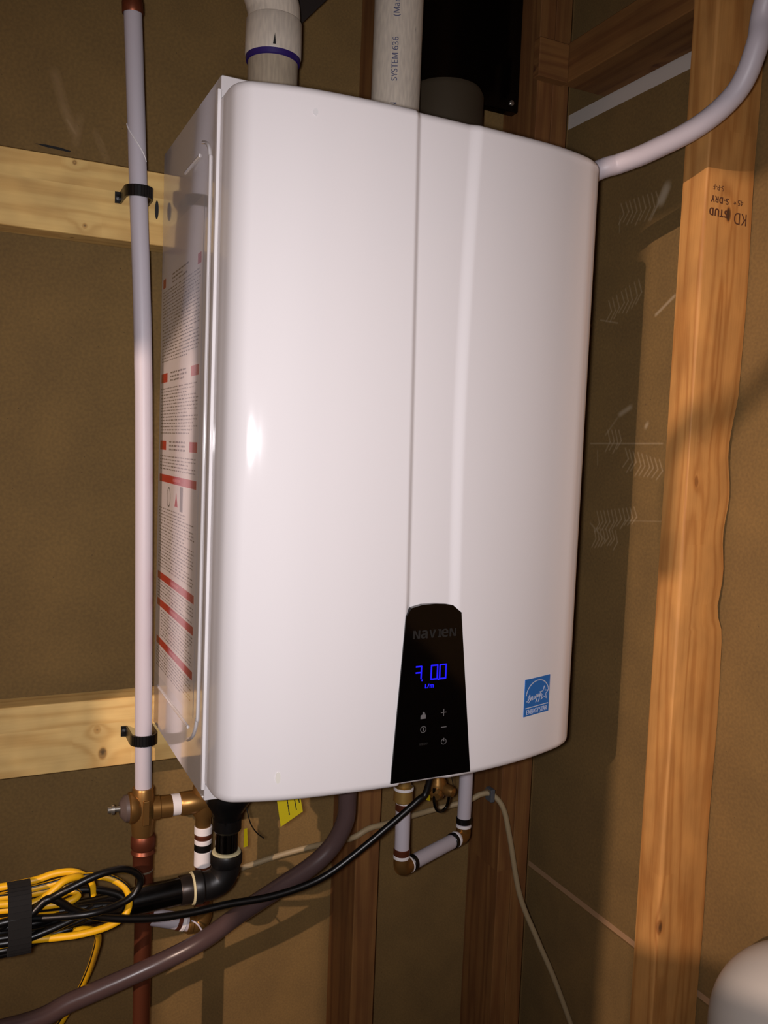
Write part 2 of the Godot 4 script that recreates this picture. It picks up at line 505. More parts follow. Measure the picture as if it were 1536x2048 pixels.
	struct("ceiling", mb, M.low_bounce, "dark brown basement ceiling out of view, kept dark to limit bounced light", "ceiling")

# dried combed adhesive: [z, y, size, turn, teeth]
func comb_marks(img: Image) -> void:
	var rng := RandomNumberGenerator.new()
	rng.seed = 77
	var px := func(z: float, y: float) -> Vector2:
		return Vector2((z + 0.10) * 1000.0, (1.885 - y) * 1000.0)
	var c := Color(0.74, 0.66, 0.55, 0.55)
	for g in COMBS:
		var o: Vector2 = px.call(g[0], g[1])
		for k in int(g[4]):
			var x: float = o.x + k * 9.0 * g[2] + rng.randf_range(-1, 1)
			var y: float = o.y - k * g[3] * 9.0
			var hgt: float = 34.0 * g[2] * rng.randf_range(0.8, 1.15)
			var p0 := Vector2(x, y)
			var p1 := Vector2(x + 8.0 * g[2], y + hgt * 0.55)
			var p2 := Vector2(x - 3.0 * g[2], y + hgt)
			line(img, p0, p1, 1.5, c)
			line(img, p1, p2, 1.5, c)
	for s in SMEARS:
		line(img, px.call(s[0], s[1]), px.call(s[2], s[3]), s[4], Color(0.72, 0.65, 0.55, s[5]))

func timber() -> void:
	# pale pine blocking boards on the left
	var pine := Color(0.87, 0.73, 0.45)
	var m1 := tex(mat(Color.WHITE, 0.7), wood(160, 640, 11, pine, Color(0.76, 0.59, 0.33), 3.0, [[0.55, 0.40, 0.035, 0.008, 0.5], [0.25, 0.37, 0.03, 0.006, 0.5]], 0.35))
	var m2 := tex(mat(Color.WHITE, 0.7), wood(160, 640, 12, pine.lightened(0.04), Color(0.76, 0.59, 0.33), 3.5, [[0.62, 0.472, 0.085, 0.0145, 0.75], [0.93, 0.455, 0.06, 0.012, 0.45], [0.2, 0.73, 0.03, 0.012, 0.4]], 0.35))
	for b in [[1.588, 1.675, m1, "upper pale pine blocking board behind the white pipe"], [0.945, 1.032, m2, "lower pale pine blocking board with round brown knot behind the white pipe"]]:
		var mb := MB.new()
		var us := Vector2(0.1, 0.4)
		# grain runs along x; uv across = y
		box(mb, Vector3(-0.75, b[0], -0.040), Vector3(0.289, b[1], -0.0005), 0.002, 0, us, Vector2(0.05, 0.625))
		var o := thing("blocking_board", b[3], "board", Vector3(-0.2, b[0], -0.04), "pale pine blocking boards")
		obj("plank", mb, b[2], o)
		if b[0] > 1.5:
			mb = MB.new()
			for z in [0]:
				slab(mb, oval(0.0022, 0.011), Transform3D(Basis.IDENTITY, Vector3(-0.0075, 1.630, 0.0004)), 0.001)
			obj("slot", mb, M.ink, o)
	# back-wall studs
	var fir := Color(0.51, 0.35, 0.175)
	var mf := tex(mat(Color.WHITE, 0.75), wood(192, 1024, 31, fir, Color(0.38, 0.22, 0.09), 5.0, [[0.75, 0.62, 0.05, 0.006, 0.5], [0.3, 0.2, 0.05, 0.008, 0.5]]))
	var mb2 := MB.new()
	box(mb2, Vector3(0.290, 0.0, -0.089), Vector3(0.328, 2.5, 0.0), 0.002, 1, Vector2(0.13, 1.0))
	var s := thing("timber_stud", "reddish timber stud on the back wall directly below the heater's middle", "stud", Vector3(0.309, 0, -0.04))
	obj("upright", mb2, mf, s)
	mb2 = MB.new()
	box(mb2, Vector3(0.535, 0.0, -0.089), Vector3(0.5625, 2.5, 0.0), 0.0015, 1, Vector2(0.13, 1.0), Vector2(0.3, 0.3))
	var mb3 := MB.new()
	box(mb3, Vector3(0.5632, 0.0, -0.089), Vector3(0.592, 2.5, -0.001), 0.0015, 1, Vector2(0.13, 1.0), Vector2(0.7, 0.1))
	s = thing("corner_post", "doubled timber corner post in the corner right of the heater", "post", Vector3(0.56, 0, -0.04))
	obj("upright", mb2, mf, s)
	obj("upright", mb3, mf, s)
	# upper block across the corner
	mb2 = MB.new()
	box(mb2, Vector3(0.578, 1.899, 0.0005), Vector3(0.659, 1.956, 0.2585), 0.002, 2, Vector2(0.13, 1.0), Vector2(0.2, 0.5))
	s = thing("blocking_beam", "dark timber blocking beam along the right wall at upper right", "beam", Vector3(0.6, 1.9, 0.1))
	obj("beam", mb2, mf, s)
	mb2 = MB.new()
	box(mb2, Vector3(0.525, 1.897, 0.0005), Vector3(0.5775, 1.952, 0.016), 0.0015, 0, Vector2(0.13, 1.0), Vector2(0.2, 0.2))
	s = thing("nailing_block", "short timber block nailed across the top of the corner post", "block", Vector3(0.55, 1.9, 0.008))
	obj("block", mb2, mf, s)
	# the tall right-hand stud: narrow face to the left, wide face towards us, a waney back edge
	var img := wood(256, 2048, 57, Color(0.76, 0.55, 0.30), Color(0.62, 0.40, 0.18), 5.0, STUD_KNOTS, 0.42)
	var ms := tex(mat(Color.WHITE, 0.7), img)
	mb2 = MB.new()
	var rows := 160
	var prev := []
	for i in rows + 1:
		var y := 2.5 * i / rows
		var wane := 0.012 * smoothstep(1.13, 1.17, y) * (1.0 - smoothstep(1.40, 1.44, y)) * (0.75 + 0.25 * sin(y * 61.0)) + 0.0012 * sin(y * 23.0)
		var ed := 0.0035 + 0.0012 * sin(y * 17.0)
		var c := [Vector3(0.578, y, 0.259), Vector3(0.578, y, 0.297 - ed), Vector3(0.5795, y, 0.297 - ed * 0.3), Vector3(0.578 + ed, y, 0.297), Vector3(0.6595 - 0.003 - wane, y, 0.297), Vector3(0.6598, y, 0.293 - wane * 1.5), Vector3(0.6598, y, 0.259)]
		var nn := [Vector3(-1, 0, 0), Vector3(-1, 0, 0.15).normalized(), Vector3(-0.7, 0, 0.7), Vector3(-0.15, 0, 1).normalized(), Vector3(0.1, 0, 1).normalized(), Vector3(1, 0, 0.3).normalized(), Vector3(1, 0, 0)]
		var uu := [0.0, 0.29, 0.315, 0.34, 0.94, 1.0, 1.0]
		if i > 0:
			for k in 6:
				mb2.quad(prev[0][k], prev[0][k + 1], c[k + 1], c[k], nn[k], nn[k + 1], nn[k + 1], nn[k], Vector2(uu[k], prev[1]), Vector2(uu[k + 1], prev[1]), Vector2(uu[k + 1], (2.0 - y) / 1.6), Vector2(uu[k], (2.0 - y) / 1.6))
			mb2.flat(prev[0][6], prev[0][0], c[0], c[6], Vector3(0, 0, -1))
		prev = [c, (2.0 - y) / 1.6]
	s = thing("timber_stud", "tall orange pine stud on the right wall with grade stamp", "stud", Vector3(0.62, 0, 0.27))
	obj("upright", mb2, ms, s)
	# the grade stamp, printed upside down
	var mi := mat(Color(0.33, 0.19, 0.10), 0.8)
	var turned := Basis(Vector3(-1, 0, 0), Vector3(0, -1, 0), Vector3(0, 0, 1))
	text("stamp", "STUD", 0.0125, Transform3D(turned, Vector3(0.600, 1.6525, 0.2973)), mi, s)
	text("stamp", "KD", 0.0185, Transform3D(turned, Vector3(0.6375, 1.6505, 0.2973)), mi, s, false)
	text("stamp", "S-DRY", 0.0105, Transform3D(turned, Vector3(0.6015, 1.6675, 0.2973)), mi, s)
	text("stamp", "45 *", 0.0085, Transform3D(turned, Vector3(0.632, 1.669, 0.2973)), mi, s, false)
	text("stamp", "S-P-F", 0.0080, Transform3D(turned, Vector3(0.598, 1.6815, 0.2973)), mi, s, false)
	# timber out of view, its place and shape chosen to block the bulb's light
	mb2 = MB.new()
	box(mb2, Vector3(-1.45, 0.0, 1.131), Vector3(-1.1975, 2.5, 1.169), 0.002, 1, Vector2(0.13, 1.0))  # unseen, keeps bulb light off the far left of the back wall
	s = thing("unseen_shade_post", "wide timber post out of view left of the camera, shading the back wall at left", "post", Vector3(-1.32, 0, 1.15))
	obj("upright", mb2, mf, s)
	var e := Vector3(0.1875, 0, 0.0745).normalized()
	mb2 = MB.new()
	box(mb2, Vector3(0.0, 0.0, 0.0), Vector3(0.2018, 2.5, 0.038), 0.002, 1, Vector2(0.13, 1.0), Vector2.ZERO, Transform3D(Basis(e, Vector3.UP, e.cross(Vector3.UP)), Vector3(-1.0075, 0, 1.1055)))  # unseen, stands in the bulb's way to shade the heater's front
	s = thing("unseen_shade_post", "wide timber post out of view nearer the camera, shading the front of the heater", "post", Vector3(-0.92, 0, 1.15))
	obj("upright", mb2, mf, s)
	mb2 = MB.new()
	box(mb2, Vector3(-1.1965, 1.856, 1.140), Vector3(-1.030, 2.5, 1.178), 0.0, 0, Vector2(0.13, 1.0))  # unseen, sets the upper edge of the light on the left pipe
	s = thing("unseen_shade_header", "timber header out of view left of the camera, shading the upper part of the left pipe", "header", Vector3(-1.1, 1.856, 1.16))
	obj("header", mb2, mf, s)
	e = Vector3(0.70, 0, 0.714).normalized()
	mb2 = MB.new()
	box(mb2, Vector3(-0.10, 0.0, 0.0), Vector3(1.0, 0.40, 0.038), 0.0, 0, Vector2(0.13, 1.0), Vector2.ZERO, Transform3D(Basis(e, Vector3.UP, e.cross(Vector3.UP)), Vector3(-0.855, 1.985, 1.295)))  # unseen, darkens the top of the right stud and wall
	s = thing("unseen_shade_beam", "timber beam out of view behind the camera, shading the upper right stud and wall", "beam", Vector3(-0.5, 1.985, 1.65))
	obj("beam", mb2, mf, s)
	mb2 = MB.new()
	box(mb2, Vector3(-0.04, 0.0, 0.0), Vector3(0.72, 1.487, 0.09), 0.002, 0, Vector2(0.13, 1.0), Vector2.ZERO, Transform3D(Basis(e, Vector3.UP, e.cross(Vector3.UP)), Vector3(-0.845, 0.0, 1.305)))  # unseen, darkens the foot of the right stud and wall
	s = thing("unseen_half_wall", "low timber half wall out of view behind the camera, shading the lower right", "half wall", Vector3(-0.6, 0, 1.6))
	obj("wall_body", mb2, mf, s)
	mb2 = MB.new()
	tube(mb2, smooth([Vector3(-0.77, 1.70, 1.22), Vector3(-0.80, 1.76, 1.235), Vector3(-0.845, 1.80, 1.27), Vector3(-0.845, 1.835, 1.305), Vector3(-0.79, 1.88, 1.34), Vector3(-0.70, 1.984, 1.44)], 8), 0.009, 14)  # unseen, casts a soft shadow band across the right stud
	tag(obj("unseen_shade_cable", mb2, M.black), "thick black cable out of view behind the camera, shading a band of the right stud", "cable")

func oval(rx: float, ry: float, k := 24) -> PackedVector2Array:
	var o := PackedVector2Array()
	for i in k:
		o.append(Vector2(cos(TAU * i / k) * rx, sin(TAU * i / k) * ry))
	return o

func heater() -> void:
	curve = cover_curve()
	var H := thing("water_heater", "white wall-hung tankless water heater with black control panel", "water heater", Vector3(0.22, 0.997, 0.13))
	var mb := MB.new()
	box(mb, Vector3(0.0, 0.997, 0.0005), Vector3(0.426, 1.6965, 0.2605), 0.0015)
	obj("body", mb, M.body, H)
	mb = MB.new()
	box(mb, Vector3(-0.0030, 1.009, 0.2555), Vector3(0.001, 1.6830, 0.2615), 0.0007)
	obj("edge_strip", mb, M.white, H)
	# pressed bead along the front of the left side panel, and two short pressed ribs
	mb = MB.new()
	tube(mb, smooth([Vector3(-0.0002, 1.653, 0.196), Vector3(-0.0002, 1.646, 0.215), Vector3(-0.0002, 1.632, 0.226), Vector3(-0.0002, 1.600, 0.2292), Vector3(-0.0002, 1.35, 0.2296), Vector3(-0.0002, 1.10, 0.2290), Vector3(-0.0002, 1.068, 0.2245), Vector3(-0.0002, 1.048, 0.210), Vector3(-0.0002, 1.036, 0.188)], 8), 0.0018, 12)
	obj("pressed_bead", mb, M.body, H)
	for q in [[1.6435, 0.118, 0.184], [1.050, 0.024, 0.188]]:
		mb = MB.new()
		tube(mb, PackedVector3Array([Vector3(0.0003, q[0], q[1]), Vector3(0.0003, q[0], q[2])]), 0.0020, 12)
		obj("pressed_rib", mb, M.body, H)
	# long warning label on the side
	var lm := tex(mat(Color.WHITE, 0.13, 0.0, 0.5), label_image())
	mb = MB.new()
	mb.flat(Vector3(-0.0003, 1.065, 0.005), Vector3(-0.0003, 1.065, 0.208), Vector3(-0.0003, 1.60, 0.208), Vector3(-0.0003, 1.60, 0.005), Vector3(-1, 0, 0), Vector2(0, 1), Vector2(1, 1), Vector2(1, 0), Vector2(0, 0))
	var lb := obj("warning_label", mb, lm, H)
	lb.set_meta("label", "long printed warning label with red bars")
	# the curved cover
	mb = MB.new()
	var xs := cover_curve()
	var vs := []
	for i in 9:
		vs.append(0.014 * (1.0 - cos(PI * 0.5 * i / 9.0)))
	for i in 61:
		vs.append(lerpf(0.014, 0.986, i / 60.0))
	for i in 9:
		vs.append(1.0 - 0.014 * (1.0 - sin(PI * 0.5 * (i + 1) / 9.0)))
	var grid := []
	for q in xs:
		var col := []
		var sl := 1.0 - clampf((absf(q.x) + q.y - 0.262) / 0.062 if q.x < 0.1 else 1.0, 0, 1)
		var sr := 1.0 - clampf((0.437 - q.x + q.y - 0.262) / 0.045 if q.x > 0.3 else 1.0, 0, 1)
		var cut := 0.014 * (1.0 - sqrt(1.0 - sl * sl)) + 0.007 * (1.0 - sqrt(1.0 - sr * sr))
		var low := 1.0125 + cut
		var top := 1.6770 + 0.008 * smoothstep(0.24, 0.43, q.x) - cut
		for v in vs:
			var y: float = lerpf(low, top, v)
			var d := minf(y - low, top - y)
			var f := 1.0 - clampf(d / 0.0092, 0, 1)
			var fil := 1.0 - 0.0092 * (1.0 - sqrt(maxf(1.0 - f * f, 0.0))) / maxf(q.y - 0.2618, 0.0092)
			var zz: float = 0.2618 + (q.y - 0.2618 + groove(q.x, y)) * fil
			col.append(Vector3(q.x, y, zz))
		col.push_front(Vector3(q.x, low, 0.2618))
		col.push_back(Vector3(q.x, top, 0.2618))
		grid.append(col)
	vs.push_front(0.0)
	vs.push_back(1.0)
	var nrm := []
	for i in xs.size():
		var col := []
		for j in vs.size():
			var a: Vector3 = grid[mini(i + 1, xs.size() - 1)][j] - grid[maxi(i - 1, 0)][j]
			var b: Vector3 = grid[i][mini(j + 1, vs.size() - 1)] - grid[i][maxi(j - 1, 0)]
			col.append(a.cross(b).normalized())
		nrm.append(col)
	for i in xs.size() - 1:
		for j in vs.size() - 1:
			mb.quad(grid[i][j], grid[i + 1][j], grid[i + 1][j + 1], grid[i][j + 1], nrm[i][j], nrm[i + 1][j], nrm[i + 1][j + 1], nrm[i][j + 1])
	var cov := obj("front_cover", mb, M.white, H)
	for q in [[0.0696, 1.6541, 0.0022, 0.0032, Color(0.885, 0.875, 0.875)], [0.0540, 1.0381, 0.0024, 0.0055, Color(0.915, 0.90, 0.86)]]:
		mb = MB.new()
		slab(mb, oval(q[2], q[3]), Transform3D(Basis(Vector3(0, 1, 0), -0.13), Vector3(q[0], q[1], cover_z(q[0], q[1]) + 0.0006)), 0.001)
		obj("smudge", mb, mat(q[4], 0.3), cov)
	# black glass control panel
	var pz := 0.3345
	var tilt := Basis(Vector3(0, 1, 0), 0.015)
	var mid := Vector2(0.2165, 1.10)
	var px := Transform3D(tilt, Vector3(mid.x, mid.y, pz))
	mb = MB.new()
	var pl := PackedVector2Array()
	for q in [[0.1697, 1.0195], [0.2633, 1.0195], [0.2436, 1.1897], [0.2332, 1.1976], [0.2242, 1.1994], [0.2125, 1.2002], [0.1981, 1.1998], [0.1852, 1.1969], [0.1794, 1.1886]]:
		pl.append(Vector2(q[0], q[1]) - mid)
	slab(mb, pl, px, 0.007)
	var cp := obj("control_panel", mb, M.gloss_black, H)
	var on := func(x: float, y: float) -> Transform3D:
		return Transform3D(tilt, px * Vector3(x - mid.x, y - mid.y, 0.0003))
	var dim := mat(Color(0.115, 0.11, 0.105), 0.5)
	var lx := 0.1917
	for g in [["N", 1.0], ["a", 1.32], ["V", 1.0], ["I", 1.0], ["e", 1.32], ["N", 1.0]]:      # all six letters equally tall
		var wdt: float = 0.0093 if g[0] != "I" else 0.0050
		text("lettering", g[0], 0.0115 * g[1], on.call(lx + (0.0 if g[0] != "I" else -0.0012), 1.1697 if g[1] == 1.0 else 1.1707), dim, cp, true, "Droid Sans", 1.1)
		lx += wdt
	# lit blue figures: a broken 3, then 0.0 and a unit
	mb = MB.new()
	var sg := [Vector2(0, 0), Vector2(1, 0), Vector2(0, 1), Vector2(1, 1), Vector2(0, 2), Vector2(1, 2)]
	for d in [[0.1931, 1.1246, 0.0060, 0.0062, [[4, 5], [2, 3], [5, 3], [3, 1]]], [0.2107, 1.1229, 0.0072, 0.0071, [[0, 1], [4, 5], [0, 2], [2, 4], [1, 3], [3, 5]]], [0.2207, 1.1227, 0.0072, 0.0072, [[0, 1], [4, 5], [0, 2], [2, 4], [1, 3], [3, 5]]]]:
		for q in d[4]:
			var a := Vector2(d[0] + sg[q[0]].x * d[2], d[1] + sg[q[0]].y * d[3])
			var b := Vector2(d[0] + sg[q[1]].x * d[2], d[1] + sg[q[1]].y * d[3])
			stroke(mb, [a - mid, b - mid], 0.0015, px.translated_local(Vector3(0, 0, 0.0004)))
	for q in [[0.2003, 1.1227], [0.2193, 1.1222]]:
		slab(mb, oval(0.0009, 0.0009, 10), on.call(q[0], q[1]).translated_local(Vector3(0, 0, 0.0002)), 0.0002)
	obj("digit", mb, M.led, cp).set_meta("label", "lit blue digits")
	text("unit_text", "L/m", 0.0058, on.call(0.2091, 1.1162), M.led, cp)
	# printed keys
	var key := mat(Color(0.42, 0.41, 0.41), 0.5)
	mb = MB.new()
	slab(mb, PackedVector2Array([Vector2(-0.003, -0.0035), Vector2(0.003, -0.0035), Vector2(0.003, 0), Vector2(0.0012, 0.001), Vector2(0.0012, 0.0035), Vector2(-0.0008, 0.0035), Vector2(-0.0008, 0.001), Vector2(-0.003, 0)]), on.call(0.2036, 1.0862), 0.0003)
	obj("key_symbol", mb, key, cp)
	mb = MB.new()
	var circ := []
	for k in 24:
		circ.append(Vector2(cos(TAU * k / 24), sin(TAU * k / 24)) * 0.0032)
	stroke(mb, circ, 0.0006, on.call(0.2043, 1.0716), 0.0002, true)
	stroke(mb, [Vector2(0, -0.0018), Vector2(0, 0.0018)], 0.001, on.call(0.2043, 1.0716))
	obj("key_symbol", mb, key, cp)
	text("key_symbol", "MENU", 0.0025, on.call(0.2051, 1.0564), dim, cp)
	mb = MB.new()
	stroke(mb, [Vector2(-0.003, 0), Vector2(0.003, 0)], 0.0007, on.call(0.2276, 1.0868))
	stroke(mb, [Vector2(0, -0.0035), Vector2(0, 0.0035)], 0.0007, on.call(0.2276, 1.0868))
	obj("key_symbol", mb, key, cp)
	mb = MB.new()
	stroke(mb, [Vector2(-0.003, 0), Vector2(0.003, 0)], 0.0007, on.call(0.2284, 1.0715))
	obj("key_symbol", mb, key, cp)
	mb = MB.new()
	circ = []
	for k in 22:
		var a := PI * 0.5 + 0.5 + (TAU - 1.0) * k / 21.0
		circ.append(Vector2(cos(a), sin(a)) * 0.0029)
	stroke(mb, circ, 0.0006, on.call(0.2292, 1.0561))
	stroke(mb, [Vector2(0, 0.0005), Vector2(0, 0.0036)], 0.0007, on.call(0.2292, 1.0561))
	obj("key_symbol", mb, key, cp)
	# blue efficiency sticker
	var sx := 0.3600
	var slope := (cover_z(0.381, 1.08) - cover_z(0.339, 1.08)) / 0.042
	var sb := Basis(Vector3(0, 1, 0), -atan(slope))
	var st := Transform3D(sb, Vector3(sx, 1.0860, cover_z(sx, 1.08) + 0.0004))
	mb = MB.new()
	slab(mb, PackedVector2Array([Vector2(-0.0218, -0.0209), Vector2(0.0218, -0.0209), Vector2(0.0218, 0.0209), Vector2(-0.0218, 0.0209)]), st, 0.0015)
	var sk := obj("efficiency_sticker", mb, M.blue, H)
	sk.set_meta("label", "blue square efficiency sticker")
	var s2 := st.translated_local(Vector3(0, 0, 0.0003))
	mb = MB.new()
	var arc := []
	for k in 25:
		var a := deg_to_rad(lerpf(172.0, 14.0, k / 24.0))
		arc.append(Vector2(0.0003 + cos(a) * 0.0200, 0.0005 + sin(a) * 0.0172))
	stroke(mb, arc, 0.0011, s2)
	stroke(mb, [Vector2(-0.0198, -0.0115), Vector2(0.0198, -0.0115)], 0.0009, s2)
	obj("emblem_line", mb, M.print_white, sk)
	mb = MB.new()
	var star := []
	for k in 10:
		var a := PI * 0.5 + TAU * k / 10.0
		star.append(Vector2(0.0118, 0.0012) + Vector2(cos(a), sin(a)) * (0.0082 if k % 2 == 0 else 0.0034))
	stroke(mb, star, 0.0007, s2, 0.0002, true)
	obj("emblem_star", mb, M.print_white, sk)
	mb = MB.new()
	var pen := []
	for q in [[-19, -5], [-16.5, -5.5], [-14.5, -3], [-13, 0.5], [-13.5, 2], [-15.5, -1], [-16.5, -5], [-15, -7], [-12.5, -4.5], [-10.8, -0.5], [-11.5, -5], [-8.8, -0.5], [-8, -1], [-8.5, -4.5], [-6.5, -3.8], [-5.2, -0.6], [-4.5, -0.6], [-6, -1.5], [-6.4, -3.5], [-4.6, -3.9], [-3, -0.5], [-3.2, -3.5], [-1.8, -0.2], [0.5, 0.6], [-1.8, 0.4], [-2.4, -2.4], [0, -1.6], [0.9, 0.9], [-0.8, -6.8], [-2.4, -8], [-0.6, -4], [2.8, 0.8], [1.8, -2.2], [3.6, -1.8], [5.2, 1.6], [3.6, -6.6], [2, -8.4], [3.2, -5], [7, 0.5]]:
		pen.append(Vector2(q[0], q[1] + 1.0) * 0.001)
	stroke(mb, pen, 0.00065, s2)
	obj("script_lettering", mb, M.print_white, sk)
	text("lettering", "ENERGY STAR", 0.0070, s2.translated_local(Vector3(0.0, -0.0165, 0.0)), M.print_white, sk, false, "Droid Sans", 0.86)

# the side label: red bars and rows of fine print too small to read
func label_image() -> Image:
	var w := 330
	var h := 856
	var img := Image.create(w, h, false, Image.FORMAT_RGB8)
	img.fill(Color(0.86, 0.83, 0.82))
	var rng := RandomNumberGenerator.new()
	rng.seed = 9
	var red := Color(0.70, 0.06, 0.06)
	var Y := func(y: float) -> int:
		return int((1.60 - y) * 1600.0)
	var rows := func(ya: float, yb: float, xa: int, xb: int, bold: bool) -> void:
		var y: int = Y.call(ya)
		while y < Y.call(yb):
			var x := xa
			var stop := xb - (rng.randi() % 90 if rng.randf() < 0.3 else rng.randi() % 12)
			while x < stop:
				var ww := rng.randi_range(5, 22)
				for q in range(x, mini(x + ww, stop)):
					for dy in (3 if bold else 2):
						if rng.randf() < 0.78:
							img.set_pixel(q, mini(y + dy, h - 1), Color(0.30, 0.28, 0.27) if rng.randf() < 0.6 else Color(0.5, 0.47, 0.45))
				x += ww + 4
			y += 7 if bold else 6
	# bars that run only at the two ends, dark heading between
	for q in [1.545, 1.432, 1.352]:
		var bw := 24 if q > 1.5 else 56
		img.fill_rect(Rect2i(12, Y.call(q), bw, 17), red)
		img.fill_rect(Rect2i(318 - bw, Y.call(q), bw, 17), red)
		rows.call(q, q - 0.012, 95, 235, true)
	for q in [1.312, 1.193, 1.160, 1.112]:
		img.fill_rect(Rect2i(12, Y.call(q), 306, 14), red)
		for x in range(135, 195, 6):
			img.fill_rect(Rect2i(x, Y.call(q) + 4, 4, 6), Color(0.84, 0.5, 0.5))
	rows.call(1.53, 1.445, 14, 316, false)
	rows.call(1.415, 1.36, 14, 316, false)
	rows.call(1.335, 1.318, 14, 316, false)
	rows.call(1.272, 1.20, 14, 316, false)
	rows.call(1.182, 1.163, 14, 316, false)
	rows.call(1.148, 1.116, 50, 316, false)
	rows.call(1.100, 1.076, 14, 316, false)
	# three small figures: a ring, a red triangle, a grey door
	for a in 60:
		img.fill_rect(Rect2i(100 + int(cos(a) * 15), Y.call(1.288) + int(sin(a) * 18), 3, 3), Color(0.4, 0.4, 0.4))
	for k in 26:
		img.fill_rect(Rect2i(166 - k / 2, Y.call(1.295) + k, k, 1), red)
	img.fill_rect(Rect2i(196, Y.call(1.302), 24, 44), Color(0.40, 0.38, 0.36))
	return img

func vents() -> void:
	var o := thing("exhaust_pipe", "white plastic vent pipe with elbow and purple primer ring above heater's left", "pipe", Vector3(0.101, 1.6965, 0.10))
	var mb := MB.new()
	lathe(mb, [[0.0, 1.6965], [0.0285, 1.6965], [0.0285, 1.81], [0.0, 1.81]], Vector3(0.101, 0, 0.10), Vector3.UP, 40)
	obj("pipe", mb, tex(mat(Color.WHITE, 0.4), kraft(256, 256, 43, Color(0.66, 0.61, 0.53))), o)
	mb = MB.new()
	lathe(mb, [[0.0286, 1.7925], [0.0312, 1.7925], [0.0320, 1.794], [0.0320, 1.831], [0.0305, 1.833], [0.029, 1.833]], Vector3(0.101, 0, 0.10), Vector3.UP, 40)
	tube(mb, smooth([Vector3(0.101, 1.832, 0.10), Vector3(0.099, 1.850, 0.10), Vector3(0.088, 1.874, 0.10), Vector3(0.063, 1.892, 0.10), Vector3(0.03, 1.897, 0.10)], 10), 0.0300, 36)
	obj("elbow", mb, M.pvc, o)
	mb = MB.new()
	tube(mb, PackedVector3Array([Vector3(0.035, 1.897, 0.10), Vector3(-1.30, 1.92, 0.10)]), 0.0285, 36)
	obj("pipe", mb, M.pvc, o)
	mb = MB.new()
	lathe(mb, [[0.0287, 1.7865], [0.0306, 1.7875], [0.0314, 1.7935], [0.029, 1.7945]], Vector3(0.101, 0, 0.10), Vector3.UP, 40)
	obj("primer_ring", mb, M.purple, o)
	mb = MB.new()
	slab(mb, PackedVector2Array([Vector2(-0.0015, -0.006), Vector2(0.0017, -0.006), Vector2(0.0005, 0.006)]), Transform3D(Basis(Vector3.UP, -0.2), Vector3(0.092, 1.8015, 0.1313)), 0.0004)
	obj("ink_mark", mb, M.ink, o)
	o = thing("intake_pipe", "straight white plastic vent pipe with printed lettering behind heater's middle", "pipe", Vector3(0.258, 1.6965, 0.10))
	mb = MB.new()
	lathe(mb, [[0.0, 1.6965], [0.0298, 1.6965], [0.0298, 2.5], [0.0, 2.5]], Vector3(0.258, 0, 0.10), Vector3.UP, 40)
	obj("pipe", mb, M.pvc, o)
	var b := Basis(Vector3(0, 1, 0), Vector3(-1, 0, 0), Vector3(0, 0, 1))
	var face := Basis(Vector3.UP, -0.52)
	var ink := mat(Color(0.30, 0.32, 0.45), 0.7)
	for q in [["SYSTEM 636", 1.815], ["(Manufactur", 1.890], ["2 IN", 1.757]]:
		text("lettering", q[0], 0.0095, Transform3D(face * b, Vector3(0.258, q[1], 0.10) + face * Vector3(0, 0, 0.0302)), ink, o, false)
	# dark strap behind the elbow
	mb = MB.new()
	var dm := mat(Color(0.11, 0.07, 0.05), 0.8)
	slab(mb, PackedVector2Array([Vector2(0.119, 1.83), Vector2(0.131, 1.842), Vector2(0.27, 2.0), Vector2(0.27, 2.06), Vector2(0.11, 1.90)]), Transform3D(Basis.IDENTITY, Vector3(0.018, 0.02, 0.045)), 0.006)
	tag(obj("hanger_strap", mb, dm), "dark brown metal hanger strap slanting up behind the vent elbow", "strap")
	# dark sheet-metal panel in the stud bay
	o = thing("metal_panel", "black sheet-metal panel between studs behind the lettered vent pipe", "panel", Vector3(0.43, 1.865, -0.04))
	mb = MB.new()
	box(mb, Vector3(0.331, 1.864, -0.060), Vector3(0.5325, 2.30, -0.042), 0.002)
	obj("sheet", mb, mat(Color(0.035, 0.028, 0.026), 0.16, 0.3), o)
	mb = MB.new()
	lathe(mb, [[0.004, 0.0], [0.004, 0.002], [0.002, 0.0035], [0.0, 0.0035]], Vector3(0.519, 1.876, -0.0425), Vector3(0, 0, 1), 16)
	obj("screw", mb, M.steel, o)
	# dull olive round-topped form behind the second vent
	o = thing("round_form", "dull olive round form rising behind the lettered vent pipe", "form", Vector3(0.372, 1.70, 0.0))
	mb = MB.new()
	lathe(mb, [[0.0, 1.698], [0.052, 1.698], [0.052, 1.832], [0.048, 1.840], [0.0, 1.843]], Vector3(0.372, 0, 0.02), Vector3.UP, 40)
	obj("form", mb, mat(Color(0.27, 0.235, 0.18), 0.6, 0.2), o)

